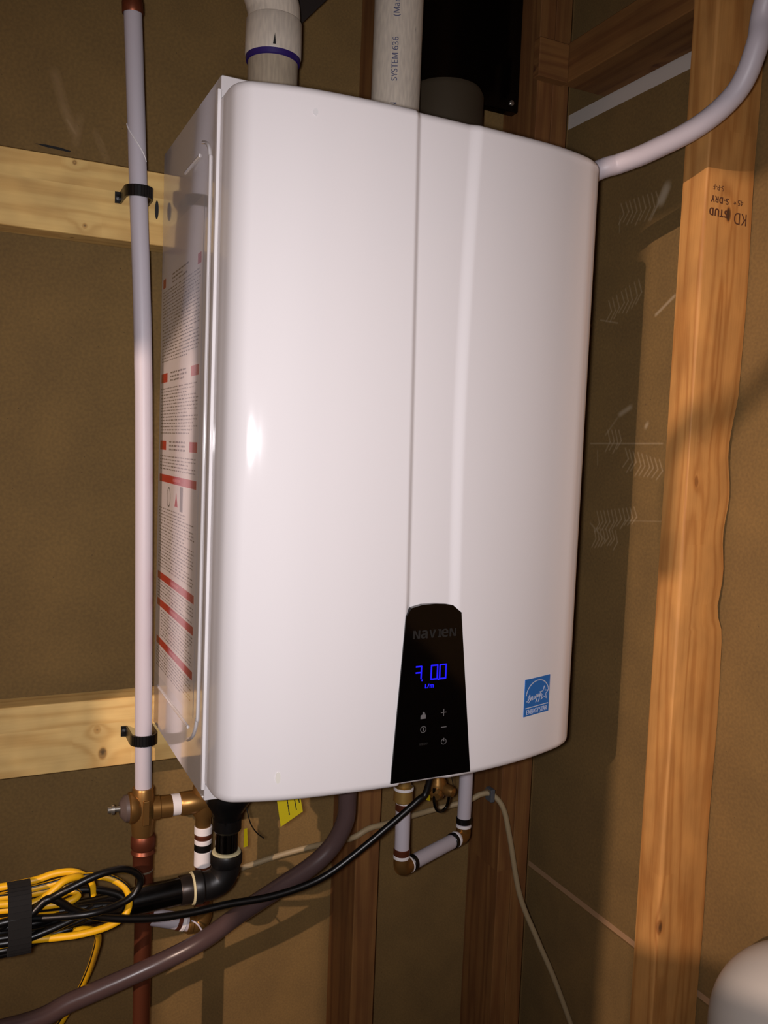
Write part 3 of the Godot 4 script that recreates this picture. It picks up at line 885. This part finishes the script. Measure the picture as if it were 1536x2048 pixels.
func clamp_on(y: float, x: float, label: String) -> void:
	var o := thing("pipe_clamp", label, "clamp", Vector3(x, y, 0.0), "black pipe clamps")
	var mb := MB.new()
	var h := 0.0065
	var pts := []
	for k in 15:
		var a := PI - PI * k / 14.0
		pts.append(Vector2(cos(a) * 0.0140, 0.035 + sin(a) * 0.0140))
	pts.push_front(Vector2(-0.0140, 0.002)); pts.push_front(Vector2(-0.0215, 0.0015))
	pts.push_back(Vector2(0.0140, 0.0015))
	for i in pts.size() - 1:
		var a: Vector2 = pts[i]; var b: Vector2 = pts[i + 1]
		var e := (b - a).normalized()
		var nn := Vector3(-e.y, 0, e.x)
		var A := Vector3(x + a.x, y, a.y); var B := Vector3(x + b.x, y, b.y)
		var hv := Vector3(0, h, 0); var tn := nn * 0.0022
		mb.flat(A - hv, B - hv, B + hv, A + hv, -nn)
		mb.flat(A - hv + tn, B - hv + tn, B + hv + tn, A + hv + tn, nn)
		mb.flat(A + hv, B + hv, B + hv + tn, A + hv + tn, Vector3.UP)
		mb.flat(A - hv, B - hv, B - hv + tn, A - hv + tn, Vector3.DOWN)
	obj("band", mb, M.black, o)
	mb = MB.new()
	lathe(mb, [[0.0035, 0.0], [0.0035, 0.0012], [0.0, 0.002]], Vector3(x - 0.0178, y, 0.0035), Vector3(0, 0, 1), 14)
	obj("screw", mb, M.iron, o)

func left_pipe() -> void:
	var o := thing("water_pipe", "tall straight white plastic water pipe left of the heater", "pipe", Vector3(-0.017, 0.92, 0.035))
	var mb := MB.new()
	tube(mb, smooth([Vector3(-0.0170, 0.915, 0.035), Vector3(-0.0185, 1.0, 0.035), Vector3(-0.0255, 1.41, 0.035), Vector3(-0.0355, 1.64, 0.035), Vector3(-0.0450, 1.838, 0.035)], 6), 0.0102, 28)
	obj("pipe", mb, M.pex, o)
	mb = MB.new()
	var hel := []
	for k in 15:          # the lapped edge of the wrap, winding a little way round the pipe
		var s := k / 14.0
		var y := lerpf(1.712, 1.672, s)
		var a := lerpf(PI * 1.02, PI * 0.15, s)
		hel.append(Vector3(lerpf(-0.0392, -0.0372, s) + cos(a) * 0.0103, y, 0.035 + sin(a) * 0.0103))
	tube(mb, PackedVector3Array(hel), 0.0007, 8)
	obj("wrap_edge", mb, M.tape, o)
	mb = MB.new()
	lathe(mb, [[0.0112, 0.0], [0.0118, 0.001], [0.0118, 0.012], [0.0112, 0.014], [0.0108, 0.016], [0.0108, 0.30], [0.0, 0.30]], Vector3(-0.0450, 1.833, 0.035), Vector3(-0.045, 1, 0).normalized())
	obj("copper_fitting", mb, M.copper, o).set_meta("label", "copper fitting")
	clamp_on(1.6365, -0.0352, "black pipe clamp on the upper pine board")
	clamp_on(0.990, -0.0183, "black pipe clamp on the lower pine board")
	# brass relief valve below
	o = thing("relief_valve", "brass valve at the foot of the tall white pipe", "valve", Vector3(-0.017, 0.90, 0.035))
	var c := Vector3(-0.017, 0, 0.035)
	mb = MB.new()
	lathe(mb, [[0.0, 0.928], [0.0125, 0.928], [0.0135, 0.926], [0.0138, 0.915], [0.0150, 0.910], [0.0150, 0.888], [0.0140, 0.880], [0.0135, 0.872], [0.0128, 0.868], [0.0, 0.868]], c)
	lathe(mb, [[0.0150, 0.010], [0.0150, 0.019], [0.0138, 0.020], [0.0138, 0.034], [0.0125, 0.0355], [0.0, 0.0355]], Vector3(-0.017, 0.900, 0.035), Vector3(1, -0.02, 0).normalized())
	lathe(mb, [[0.0155, 0.005], [0.0175, 0.008], [0.0190, 0.012], [0.0190, 0.0165], [0.0165, 0.018]], Vector3(-0.017, 0.904, 0.035), Vector3(-1, 0, 0))
	box(mb, Vector3(-0.020, 0.885, 0.048), Vector3(-0.012, 0.916, 0.0515), 0.001)
	obj("valve_body", mb, M.brass, o)
	mb = MB.new()
	lathe(mb, [[0.0165, 0.0], [0.0160, 0.004], [0.009, 0.010], [0.0, 0.010]], Vector3(-0.035, 0.904, 0.035), Vector3(-1, 0, 0))
	obj("cap", mb, mat(Color(0.33, 0.28, 0.26), 0.5), o)
	mb = MB.new()
	lathe(mb, [[0.0035, 0.0], [0.0035, 0.006], [0.0062, 0.0065], [0.0062, 0.0095], [0.004, 0.010], [0.004, 0.014], [0.0, 0.014]], Vector3(-0.045, 0.905, 0.035), Vector3(-1, 0, 0), 12)
	obj("screw_tip", mb, M.steel, o)
	# copper drop
	o = thing("copper_pipe", "upright copper pipe running down below the brass valve", "pipe", Vector3(-0.015, 0.0, 0.035))
	mb = MB.new()
	lathe(mb, [[0.0, 0.0], [0.0106, 0.0], [0.0106, 0.83], [0.0, 0.83]], Vector3(-0.0145, 0, 0.035))
	obj("pipe", mb, M.copper, o)
	mb = MB.new()
	lathe(mb, [[0.0, 0.868], [0.0135, 0.868], [0.0152, 0.864], [0.0152, 0.853], [0.0130, 0.850], [0.0150, 0.846], [0.0126, 0.842], [0.0122, 0.824], [0.0, 0.824]], Vector3(-0.016, 0, 0.035))
	obj("coupling", mb, M.copper_band, o)
	mb = MB.new()
	lathe(mb, [[0.0108, 0.8245], [0.0124, 0.8235], [0.0118, 0.8215], [0.0107, 0.821]], Vector3(-0.0155, 0, 0.035))
	obj("solder_ring", mb, mat(Color(0.5, 0.45, 0.38), 0.5, 0.3), o)
	# brass tee and riser on the right of the valve
	o = thing("outlet_riser", "brass tee and white-banded pipe between the valve and heater's left underside", "pipe", Vector3(0.058, 0.9, 0.035))
	mb = MB.new()
	lathe(mb, [[0.0, 0.0], [0.0130, 0.0], [0.0145, 0.002], [0.0145, 0.034], [0.0135, 0.036], [0.0, 0.036]], Vector3(0.0275, 0.900, 0.035), Vector3(1, 0, 0))
	lathe(mb, [[0.0, 0.998], [0.0095, 0.998], [0.0095, 0.93], [0.0140, 0.918], [0.0140, 0.884], [0.0098, 0.878], [0.0098, 0.862], [0.0, 0.862]], Vector3(0.058, 0, 0.035))
	obj("brass_tee", mb, M.brass, o)
	mb = MB.new()
	ring(mb, Vector3(0.0225, 0.900, 0.035), Vector3(1, 0, 0), 0.0132, 0.0115)
	obj("white_band", mb, M.tape, o)
	for q in [[0.862, 0.010, "white_band", 0.0112, M.tape], [0.8535, 0.006, "copper_band", 0.0108, M.copper_band], [0.847, 0.006, "white_band", 0.0108, M.tape], [0.8395, 0.009, "black_band", 0.0110, M.black], [0.825, 0.020, "white_sleeve", 0.0108, M.tape]]:
		mb = MB.new()
		ring(mb, Vector3(0.0585, q[0], 0.035), Vector3.UP, q[3], q[1])
		obj(q[2], mb, q[4], o)
	mb = MB.new()
	lathe(mb, [[0.0, 0.816], [0.0096, 0.816], [0.0096, 0.757], [0.0, 0.757]], Vector3(0.059, 0, 0.035))
	obj("pipe", mb, M.copper, o)
	# elbow at its foot with a short white sleeve running left
	mb = MB.new()
	tube(mb, smooth([Vector3(0.060, 0.765, 0.035), Vector3(0.0605, 0.748, 0.035), Vector3(0.054, 0.739, 0.035), Vector3(0.040, 0.741, 0.035)], 8), 0.0115, 20)
	ring(mb, Vector3(0.044, 0.7405, 0.035), Vector3(-1, 0.12, 0).normalized(), 0.0125, 0.006)
	obj("brass_elbow", mb, M.brass, o)
	mb = MB.new()
	tube(mb, PackedVector3Array([Vector3(0.042, 0.742, 0.035), Vector3(-0.012, 0.7625, 0.035)]), 0.0105, 20)
	obj("white_sleeve", mb, M.pex, o)
	mb = MB.new()
	ring(mb, Vector3(0.035, 0.7447, 0.035), Vector3(-0.935, 0.355, 0).normalized(), 0.0112, 0.005)
	obj("white_band", mb, M.tape, o)
	for q in [Vector3(0.0295, 0.7467, 0.035), Vector3(-0.008, 0.7610, 0.035)]:
		mb = MB.new()
		ring(mb, q, Vector3(-0.935, 0.355, 0).normalized(), 0.0110, 0.006)
		obj("copper_band", mb, M.copper_band, o)

func gas_line() -> void:
	var o := thing("gas_pipe", "black iron gas pipe with elbow under the heater's lower left corner", "pipe", Vector3(0.065, 0.95, 0.12))
	var c := Vector3(0.065, 0, 0.12)
	var mb := MB.new()
	lathe(mb, [[0.0, 0.9975], [0.0255, 0.9975], [0.0275, 0.940], [0.0270, 0.932], [0.0180, 0.918], [0.0168, 0.908], [0.0, 0.908]], c, Vector3.UP, 8)
	lathe(mb, [[0.0, 0.912], [0.0168, 0.912], [0.0168, 0.899], [0.0145, 0.896], [0.0, 0.896]], c)
	obj("union_nut", mb, M.black, o)
	mb = MB.new()
	lathe(mb, [[0.0, 0.899], [0.0133, 0.899], [0.0133, 0.868], [0.0, 0.868]], c)
	obj("nipple", mb, M.gloss_black, o)
	mb = MB.new()
	lathe(mb, [[0.0135, 0.870], [0.0178, 0.870], [0.0188, 0.868], [0.0188, 0.858], [0.0170, 0.855]], c)
	tube(mb, smooth([Vector3(0.065, 0.862, 0.12), Vector3(0.0645, 0.850, 0.12), Vector3(0.058, 0.838, 0.12), Vector3(0.046, 0.833, 0.12), Vector3(0.034, 0.833, 0.12)], 10), 0.0168, 28)
	lathe(mb, [[0.0172, 0.0], [0.0188, 0.002], [0.0188, 0.010], [0.0178, 0.0115], [0.0135, 0.0115]], Vector3(0.0375, 0.833, 0.12), Vector3(-1, 0, 0))
	obj("elbow", mb, M.iron, o)
	mb = MB.new()
	lathe(mb, [[0.0133, 0.8695], [0.0172, 0.8703], [0.0160, 0.8722], [0.0133, 0.8728]], c)
	obj("joint_compound", mb, M.cream, o)
	mb = MB.new()
	lathe(mb, [[0.0150, 0.0], [0.0186, 0.0003], [0.0180, 0.0022], [0.0150, 0.003]], Vector3(0.0262, 0.833, 0.12), Vector3(-1, 0, 0))
	obj("joint_compound", mb, M.cream, o)
	mb = MB.new()
	lathe(mb, [[0.0, -0.002], [0.0166, -0.002], [0.0166, 0.012], [0.0160, 0.013], [0.0, 0.013]], Vector3(0.0235, 0.833, 0.12), Vector3(-1, -0.01, 0).normalized())
	obj("collar", mb, mat(Color(0.20, 0.17, 0.155), 0.35, 0.6), o)
	mb = MB.new()
	tube(mb, PackedVector3Array([Vector3(0.013, 0.833, 0.12), Vector3(-0.05, 0.830, 0.12), Vector3(-1.30, 0.79, 0.12)]), 0.0153, 24)
	obj("sleeve", mb, mat(Color(0.014, 0.014, 0.015), 0.22), o)

func card(xf: Transform3D, outline: Array, label: String, lines: Array) -> void:
	var o := thing("warning_tag", label, "tag", xf.origin, "yellow warning tags")
	var mb := MB.new()
	var pl := PackedVector2Array()
	for q in outline:
		pl.append(Vector2(q[0], q[1]))
	slab(mb, pl, xf, 0.0006)
	obj("card", mb, M.tag, o)
	if lines.size() > 0:
		mb = MB.new()
		var rng := RandomNumberGenerator.new()
		rng.seed = 4
		for l in lines:
			var a := Vector2(l[0], l[1])
			var b := Vector2(l[2], l[3])
			var k := 0.0
			while k < 1.0:
				var step := rng.randf_range(0.05, 0.11)
				stroke(mb, [a.lerp(b, k), a.lerp(b, minf(k + step, 1.0))], 0.0011, xf.translated_local(Vector3(0, 0, 0.0003)))
				k += step + 0.035
		obj("fine_print", mb, M.ink, o)

func under_heater() -> void:
	# white U of pipe under the heater's middle
	var o := thing("supply_pipe", "white U-shaped water pipe with brass elbows under the heater's middle", "pipe", Vector3(0.30, 0.81, 0.12))
	var mb := MB.new()
	lathe(mb, [[0.0, 0.9975], [0.0095, 0.9975], [0.0095, 0.918], [0.0125, 0.917], [0.0130, 0.898], [0.0110, 0.896], [0.0, 0.896]], Vector3(0.299, 0, 0.12), Vector3.UP, 8)
	obj("brass_nut", mb, M.pale_brass, o)
	mb = MB.new()
	ring(mb, Vector3(0.299, 0.9145, 0.12), Vector3.UP, 0.0132, 0.004)
	obj("white_band", mb, M.tape, o)
	mb = MB.new()
	tube(mb, PackedVector3Array([Vector3(0.2993, 0.897, 0.12), Vector3(0.3005, 0.812, 0.12)]), 0.0098, 24)
	obj("white_sleeve", mb, M.pex, o)
	for q in [[0.890, 0.0108, 0.010, "copper_band", M.copper_band], [0.896, 0.0106, 0.004, "white_band", M.tape], [0.829, 0.0108, 0.009, "copper_band", M.copper_band], [0.8225, 0.0108, 0.005, "white_band", M.tape]]:
		mb = MB.new()
		ring(mb, Vector3(0.300, q[0], 0.12), Vector3.UP, q[1], q[2])
		obj(q[3], mb, q[4], o)
	var d := (Vector3(0.425, 0.808, 0.07) - Vector3(0.3005, 0.806, 0.12)).normalized()
	mb = MB.new()
	tube(mb, smooth([Vector3(0.3005, 0.822, 0.12), Vector3(0.3005, 0.812, 0.12), Vector3(0.3035, 0.8065, 0.1188), Vector3(0.3005, 0.806, 0.12) + d * 0.015], 8), 0.0106, 22)
	obj("brass_elbow", mb, M.brass, o)
	mb = MB.new()
	tube(mb, PackedVector3Array([Vector3(0.3005, 0.806, 0.12) + d * 0.012, Vector3(0.425, 0.808, 0.07) - d * 0.012]), 0.0098, 24)
	obj("white_sleeve", mb, M.pex, o)
	for q in [[0.0155, 0.0035, "white_band", M.tape], [0.0215, 0.008, "black_band", M.black], [0.1105, 0.008, "black_band", M.black], [0.1165, 0.0035, "white_band", M.tape]]:
		mb = MB.new()
		ring(mb, Vector3(0.3005, 0.806, 0.12) + d * q[0], d, 0.0109, q[1])
		obj(q[2], mb, q[3], o)
	mb = MB.new()
	tube(mb, smooth([Vector3(0.425, 0.808, 0.07) - d * 0.014, Vector3(0.425, 0.808, 0.07) - d * 0.005, Vector3(0.4245, 0.811, 0.07), Vector3(0.4245, 0.822, 0.07)], 8), 0.0106, 22)
	obj("brass_elbow", mb, M.brass, o)
	mb = MB.new()
	tube(mb, PackedVector3Array([Vector3(0.4245, 0.818, 0.07), Vector3(0.4265, 0.998, 0.07)]), 0.0098, 24)
	obj("white_sleeve", mb, M.pex, o)
	for q in [[0.8225, 0.004, "white_band", M.tape], [0.8305, 0.009, "black_band", M.black]]:
		mb = MB.new()
		ring(mb, Vector3(0.4247, q[0], 0.07), Vector3.UP, 0.0109, q[1])
		obj(q[2], mb, q[3], o)
	# brass valve with black ring handle
	o = thing("drain_valve", "small brass valve with black ring handle under the heater", "valve", Vector3(0.339, 0.93, 0.14))
	mb = MB.new()
	lathe(mb, [[0.0, 0.997], [0.0090, 0.997], [0.0095, 0.93], [0.0120, 0.925], [0.0120, 0.912], [0.0085, 0.905], [0.0, 0.904]], Vector3(0.338, 0, 0.14), Vector3.UP, 8)
	lathe(mb, [[0.0, -0.004], [0.007, -0.004], [0.0080, 0.006], [0.0060, 0.012], [0.0, 0.014]], Vector3(0.345, 0.918, 0.15), Vector3(0.4, -0.1, 0.9).normalized(), 8)
	lathe(mb, [[0.0075, 0.0], [0.0085, 0.006], [0.005, 0.011], [0.0, 0.011]], Vector3(0.334, 0.914, 0.145), Vector3(-0.5, -0.2, 0.8).normalized(), 10)
	obj("valve_body", mb, M.brass, o)
	mb = MB.new()
	tube(mb, smooth([Vector3(0.3275, 0.922, 0.150), Vector3(0.327, 0.905, 0.152), Vector3(0.332, 0.893, 0.152), Vector3(0.340, 0.891, 0.152), Vector3(0.3465, 0.897, 0.152), Vector3(0.3475, 0.910, 0.154), Vector3(0.345, 0.920, 0.158)], 8), 0.0021, 12)
	obj("ring_handle", mb, M.gloss_black, o)
	mb = MB.new()
	tube(mb, smooth([Vector3(0.352, 0.935, 0.150), Vector3(0.3545, 0.920, 0.152), Vector3(0.350, 0.908, 0.154)], 8), 0.0006, 8)
	obj("tie", mb, M.black, o)
	# yellow tags
	card(Transform3D(Basis(Vector3.UP, -0.1), Vector3(0.112, 0.955, 0.20)), [[-0.018, 0.03], [0.0, 0.035], [0.012, 0.010], [0.0165, -0.012], [-0.0085, -0.027]], "yellow printed warning tag hanging below the heater left of the hose", [[-0.004, 0.015, 0.001, -0.014], [0.004, 0.014, 0.009, -0.009], [0.0095, 0.012, 0.012, -0.001]])
	card(Transform3D(Basis(Vector3.UP, 0.3), Vector3(0.0785, 0.905, 0.15)), [[-0.002, 0.004], [0.002, 0.004], [0.0034, -0.018], [-0.0020, -0.0180]], "narrow yellow tag seen edge-on beside the black gas pipe", [])
	card(Transform3D(Basis(Vector3.UP, 0.5), Vector3(0.3285, 0.906, 0.135)), [[-0.0065, 0.03], [0.002, 0.03], [0.004, -0.009], [-0.0055, -0.004]], "small yellow tag tied to the brass drain valve", [])
	mb = MB.new()
	tube(mb, smooth([Vector3(0.078, 0.935, 0.152), Vector3(0.082, 0.918, 0.156), Vector3(0.089, 0.906, 0.156), Vector3(0.099, 0.896, 0.154)], 8), 0.0007, 8)
	tag(obj("zip_tie", mb, M.black), "thin black zip tie sticking out right of the gas pipe", "zip tie")
	mb = MB.new()
	tube(mb, smooth([Vector3(0.043, 0.752, 0.049), Vector3(0.050, 0.748, 0.056), Vector3(0.062, 0.727, 0.060)], 8), 0.0011, 8)
	tag(obj("zip_tie", mb, M.pex), "pale zip tie end at the brass elbow below the gas pipe", "zip tie")
	# condensate hose
	mb = MB.new()
	tube(mb, smooth([Vector3(0.207, 0.999, 0.15), Vector3(0.206, 0.931, 0.150), Vector3(0.204, 0.899, 0.150), Vector3(0.191, 0.868, 0.145), Vector3(0.167, 0.844, 0.140), Vector3(0.132, 0.816, 0.125), Vector3(0.090, 0.778, 0.100), Vector3(0.047, 0.737, 0.075), Vector3(-0.010, 0.711, 0.062), Vector3(-0.097, 0.693, 0.065), Vector3(-0.178, 0.688, 0.080), Vector3(-0.45, 0.72, 0.10), Vector3(-1.2, 0.60, 0.10)], 8), 0.0112, 24)
	tag(obj("condensate_hose", mb, M.hose), "grey-brown condensate hose curving down left from the heater's underside", "hose")
	# beige cable along the studs, and its clip
	mb = MB.new()
	tube(mb, smooth([Vector3(0.02, 0.722, -0.085), Vector3(0.114, 0.734, -0.083), Vector3(0.144, 0.739, -0.082), Vector3(0.204, 0.750, -0.079), Vector3(0.245, 0.763, -0.062), Vector3(0.272, 0.785, -0.022), Vector3(0.284, 0.800, 0.004), Vector3(0.306, 0.811, 0.0075), Vector3(0.335, 0.813, 0.006), Vector3(0.412, 0.812, -0.012), Vector3(0.470, 0.823, 0.000), Vector3(0.495, 0.833, 0.005), Vector3(0.511, 0.832, 0.010), Vector3(0.526, 0.812, 0.020), Vector3(0.537, 0.765, 0.026), Vector3(0.558, 0.673, 0.030), Vector3(0.589, 0.599, 0.040), Vector3(0.619, 0.532, 0.050), Vector3(0.660, 0.43, 0.06)], 8), 0.0042, 14)
	tag(obj("beige_cable", mb, mat(Color(0.62, 0.55, 0.42), 0.55)), "beige round cable stapled along the back wall and drooping to the right", "cable")
	o = thing("cable_clip", "grey-blue clip holding the beige cable on the corner post", "clip", Vector3(0.508, 0.832, 0.0))
	mb = MB.new()
	box(mb, Vector3(0.5050, 0.822, 0.0005), Vector3(0.5125, 0.842, 0.0165), 0.001)
	obj("clip_body", mb, mat(Color(0.33, 0.34, 0.36), 0.5), o)
	mb = MB.new()
	tube(mb, PackedVector3Array([Vector3(0.5065, 0.838, 0.014), Vector3(0.494, 0.847, 0.018)]), 0.0012, 10)
	obj("nail", mb, M.steel, o)

func cords() -> void:
	# black power cord from the heater to the bundle, with its loop
	var o := thing("power_cord", "black power cord sagging from the heater to the bundle at left", "cord", Vector3(0.1, 0.83, 0.165))
	var mb := MB.new()
	tube(mb, smooth([Vector3(0.309, 0.999, 0.185), Vector3(0.300, 0.936, 0.180), Vector3(0.287, 0.923, 0.180), Vector3(0.251, 0.897, 0.178), Vector3(0.214, 0.871, 0.175), Vector3(0.177, 0.848, 0.172), Vector3(0.146, 0.837, 0.170), Vector3(0.104, 0.831, 0.168), Vector3(0.057, 0.831, 0.166), Vector3(0.012, 0.830, 0.166), Vector3(-0.032, 0.834, 0.168), Vector3(-0.080, 0.846, 0.170), Vector3(-0.110, 0.862, 0.174), Vector3(-0.135, 0.881, 0.176), Vector3(-0.155, 0.868, 0.176), Vector3(-0.19, 0.864, 0.176)], 8), 0.0042, 16)
	obj("cord", mb, M.cord, o)
	mb = MB.new()
	tube(mb, smooth([Vector3(-0.19, 0.845, 0.155), Vector3(-0.163, 0.861, 0.162), Vector3(-0.139, 0.878, 0.174), Vector3(-0.120, 0.889, 0.180), Vector3(-0.086, 0.899, 0.178), Vector3(-0.059, 0.896, 0.172), Vector3(-0.044, 0.882, 0.169), Vector3(-0.049, 0.867, 0.170), Vector3(-0.066, 0.860, 0.174), Vector3(-0.095, 0.859, 0.180), Vector3(-0.129, 0.858, 0.172), Vector3(-0.162, 0.856, 0.160), Vector3(-0.20, 0.854, 0.155)], 10), 0.0039, 16)
	obj("loop", mb, M.cord, o)
	# black and yellow extension cord coiled beside it
	o = thing("extension_cord", "coiled yellow and black extension cord at the lower left", "cord", Vector3(-0.12, 0.85, 0.15))
	var yel := [
		[Vector3(-0.21, 0.826, 0.148), Vector3(-0.167, 0.827, 0.150), Vector3(-0.152, 0.829, 0.155), Vector3(-0.128, 0.829, 0.160), Vector3(-0.104, 0.830, 0.165), Vector3(-0.076, 0.832, 0.164), Vector3(-0.058, 0.838, 0.160), Vector3(-0.0525, 0.851, 0.158), Vector3(-0.056, 0.866, 0.155), Vector3(-0.070, 0.877, 0.150), Vector3(-0.087, 0.882, 0.147), Vector3(-0.112, 0.883, 0.146), Vector3(-0.142, 0.880, 0.146), Vector3(-0.20, 0.876, 0.146)],
		[Vector3(-0.20, 0.878, 0.160), Vector3(-0.172, 0.876, 0.162), Vector3(-0.153, 0.873, 0.164), Vector3(-0.137, 0.878, 0.163), Vector3(-0.120, 0.888, 0.158), Vector3(-0.104, 0.886, 0.150), Vector3(-0.107, 0.877, 0.146), Vector3(-0.152, 0.875, 0.147), Vector3(-0.20, 0.880, 0.150)],
		[Vector3(-0.21, 0.868, 0.152), Vector3(-0.152, 0.863, 0.152), Vector3(-0.128, 0.862, 0.154), Vector3(-0.113, 0.864, 0.156), Vector3(-0.105, 0.867, 0.152), Vector3(-0.113, 0.870, 0.147), Vector3(-0.137, 0.865, 0.146), Vector3(-0.21, 0.869, 0.146)],
		[Vector3(-0.21, 0.884, 0.140), Vector3(-0.152, 0.886, 0.142), Vector3(-0.127, 0.890, 0.142), Vector3(-0.107, 0.888, 0.143), Vector3(-0.092, 0.876, 0.145), Vector3(-0.089, 0.860, 0.145)],
		[Vector3(-0.21, 0.858, 0.158), Vector3(-0.17, 0.857, 0.160), Vector3(-0.15, 0.856, 0.160), Vector3(-0.125, 0.851, 0.155)],
		[Vector3(-0.108, 0.828, 0.150), Vector3(-0.089, 0.820, 0.145), Vector3(-0.081, 0.802, 0.130), Vector3(-0.080, 0.767, 0.100), Vector3(-0.081, 0.723, 0.060), Vector3(-0.090, 0.675, 0.028), Vector3(-0.110, 0.636, 0.020), Vector3(-0.131, 0.604, 0.020)]]
	for p in yel:
		mb = MB.new()
		var c := smooth(p, 8)
		tube(mb, c, 0.0039, 14)
		var y := obj("yellow_loop", mb, M.yellow, o)
		mb = MB.new()                     # the black tracer stripe, a thin ridge along the cord
		var sh := PackedVector3Array()
		for i in c.size():
			var dd := (c[mini(i + 1, c.size() - 1)] - c[maxi(i - 1, 0)]).normalized()
			var out := dd.cross(Vector3(0, 0, 1)).normalized()
			sh.append(c[i] + (out * 0.8 + Vector3(0, 0, 0.5)).normalized() * 0.0030)
		tube(mb, sh, 0.0014, 8)
		obj("stripe", mb, M.black, y)
	var blk := [
		[Vector3(-0.21, 0.849, 0.152), Vector3(-0.153, 0.847, 0.156), Vector3(-0.124, 0.853, 0.162), Vector3(-0.094, 0.850, 0.162), Vector3(-0.066, 0.842, 0.155), Vector3(-0.056, 0.848, 0.148), Vector3(-0.068, 0.858, 0.144), Vector3(-0.106, 0.868, 0.143), Vector3(-0.20, 0.872, 0.143)],
		[Vector3(-0.21, 0.833, 0.145), Vector3(-0.152, 0.833, 0.150), Vector3(-0.113, 0.838, 0.156), Vector3(-0.080, 0.838, 0.153), Vector3(-0.063, 0.840, 0.150), Vector3(-0.076, 0.846, 0.146), Vector3(-0.132, 0.850, 0.146), Vector3(-0.21, 0.852, 0.146)],
		[Vector3(-0.21, 0.818, 0.146), Vector3(-0.157, 0.822, 0.150), Vector3(-0.140, 0.836, 0.158), Vector3(-0.108, 0.842, 0.160), Vector3(-0.079, 0.846, 0.152)],
		[Vector3(-0.21, 0.812, 0.142), Vector3(-0.165, 0.815, 0.145), Vector3(-0.14, 0.822, 0.144), Vector3(-0.11, 0.826, 0.142)],
		[Vector3(-0.21, 0.840, 0.166), Vector3(-0.165, 0.838, 0.168), Vector3(-0.14, 0.842, 0.168), Vector3(-0.11, 0.848, 0.164), Vector3(-0.09, 0.853, 0.158)]]
	for p in blk:
		mb = MB.new()
		tube(mb, smooth(p, 8), 0.0040, 14)
		obj("black_loop", mb, M.cord, o)
	# the fabric strap round the bundle
	mb = MB.new()
	var pr := []
	for k in 33:
		var a := TAU * k / 32.0
		pr.append(Vector2(0.158 + 0.0215 * signf(cos(a)) * pow(absf(cos(a)), 0.7), 0.8575 + 0.0345 * signf(sin(a)) * pow(absf(sin(a)), 0.75)))
	var xa := -0.1745
	var xb := -0.1525
	for k in 32:
		var a: Vector2 = pr[k]; var b: Vector2 = pr[k + 1]
		var e := (b - a).normalized()
		var nn := Vector3(0, -e.x, e.y)
		var A0 := Vector3(xa, a.y, a.x); var A1 := Vector3(xb, a.y, a.x); var B0 := Vector3(xa, b.y, b.x); var B1 := Vector3(xb, b.y, b.x)
		var tn := nn * 0.0018
		mb.flat(A0 + tn, A1 + tn, B1 + tn, B0 + tn, nn)
		mb.flat(A0, A1, B1, B0, -nn)
		mb.flat(A1, A1 + tn, B1 + tn, B1, Vector3(1, 0, 0))
		mb.flat(A0, A0 + tn, B0 + tn, B0, Vector3(-1, 0, 0))
	tag(obj("cable_strap", mb, mat(Color(0.028, 0.024, 0.024), 0.9)), "black fabric strap wrapped round the coiled cords", "strap")

func right_side() -> void:
	# white tube sweeping from behind the heater up to the right
	var mb := MB.new()
	tube(mb, smooth(TUBE, 10), 0.0117, 26)
	tag(obj("plastic_tube", mb, M.pex), "white plastic tube curving up from behind the heater's right side", "tube")
	# white expansion tank at the lower right
	var o := thing("expansion_tank", "white round-topped tank at the lower right corner", "tank", Vector3(0.565, 0.0, 0.52))
	mb = MB.new()
	var pr := []
	for k in 17:
		var a := PI * 0.5 * k / 16.0
		pr.append([0.093 * cos(a), 0.765 + 0.093 * sin(a)])
	pr.push_front([0.093, 0.50])
	for k in 9:
		pr.push_front([0.093 * cos(PI * 0.5 * k / 8.0), 0.50 - 0.093 * sin(PI * 0.5 * k / 8.0)])
	lathe(mb, pr, Vector3(0.565, 0, 0.52), Vector3.UP, 48, true)
	obj("shell", mb, mat(Color(0.74, 0.72, 0.69), 0.4), o)
	mb = MB.new()
	lathe(mb, [[0.0, 0.0], [0.012, 0.0], [0.012, 0.42], [0.0, 0.42]], Vector3(0.565, 0, 0.52))
	obj("foot_pipe", mb, M.copper, o)

func unseen_bulb() -> void:
	var o := thing("unseen_bulb", "unseen glowing bulb out of view behind and left of the camera, lighting the right wall and left pipe", "lamp", lamp_at)  # out of view, placed to send warm light in from the left
	var mb := MB.new()
	var pr := []
	for k in 17:
		var a := -PI * 0.5 + PI * 0.82 * k / 16.0
		pr.append([0.022 * cos(a), 0.022 * sin(a)])
	pr.append([0.011, 0.034])
	lathe(mb, pr, lamp_at, Vector3.UP, 24, true)
	var g := mat(Color(1.0, 0.9, 0.75), 0.3)
	g.emission_enabled = true
	g.emission = Color(1.0, 0.80, 0.56)
	g.emission_energy_multiplier = 6.0
	obj("bulb", mb, g, o)
	mb = MB.new()
	lathe(mb, [[0.0, 0.034], [0.015, 0.034], [0.016, 0.075], [0.006, 0.085], [0.0, 0.085]], lamp_at)
	obj("socket", mb, M.black, o)
	mb = MB.new()
	tube(mb, PackedVector3Array([lamp_at + Vector3(0, 0.08, 0), Vector3(lamp_at.x, 2.5, lamp_at.z)]), 0.003, 10)
	obj("flex", mb, M.black, o)
	var l := OmniLight3D.new()
	l.name = "unseen_bulb_light"
	l.light_color = Color(1.0, 0.87, 0.79)
	l.light_energy = lamp_power
	l.light_size = 0.015
	l.omni_range = 8.0
	l.omni_attenuation = 2.0
	l.shadow_enabled = true
	l.position = Vector3.ZERO
	o.add_child(l)
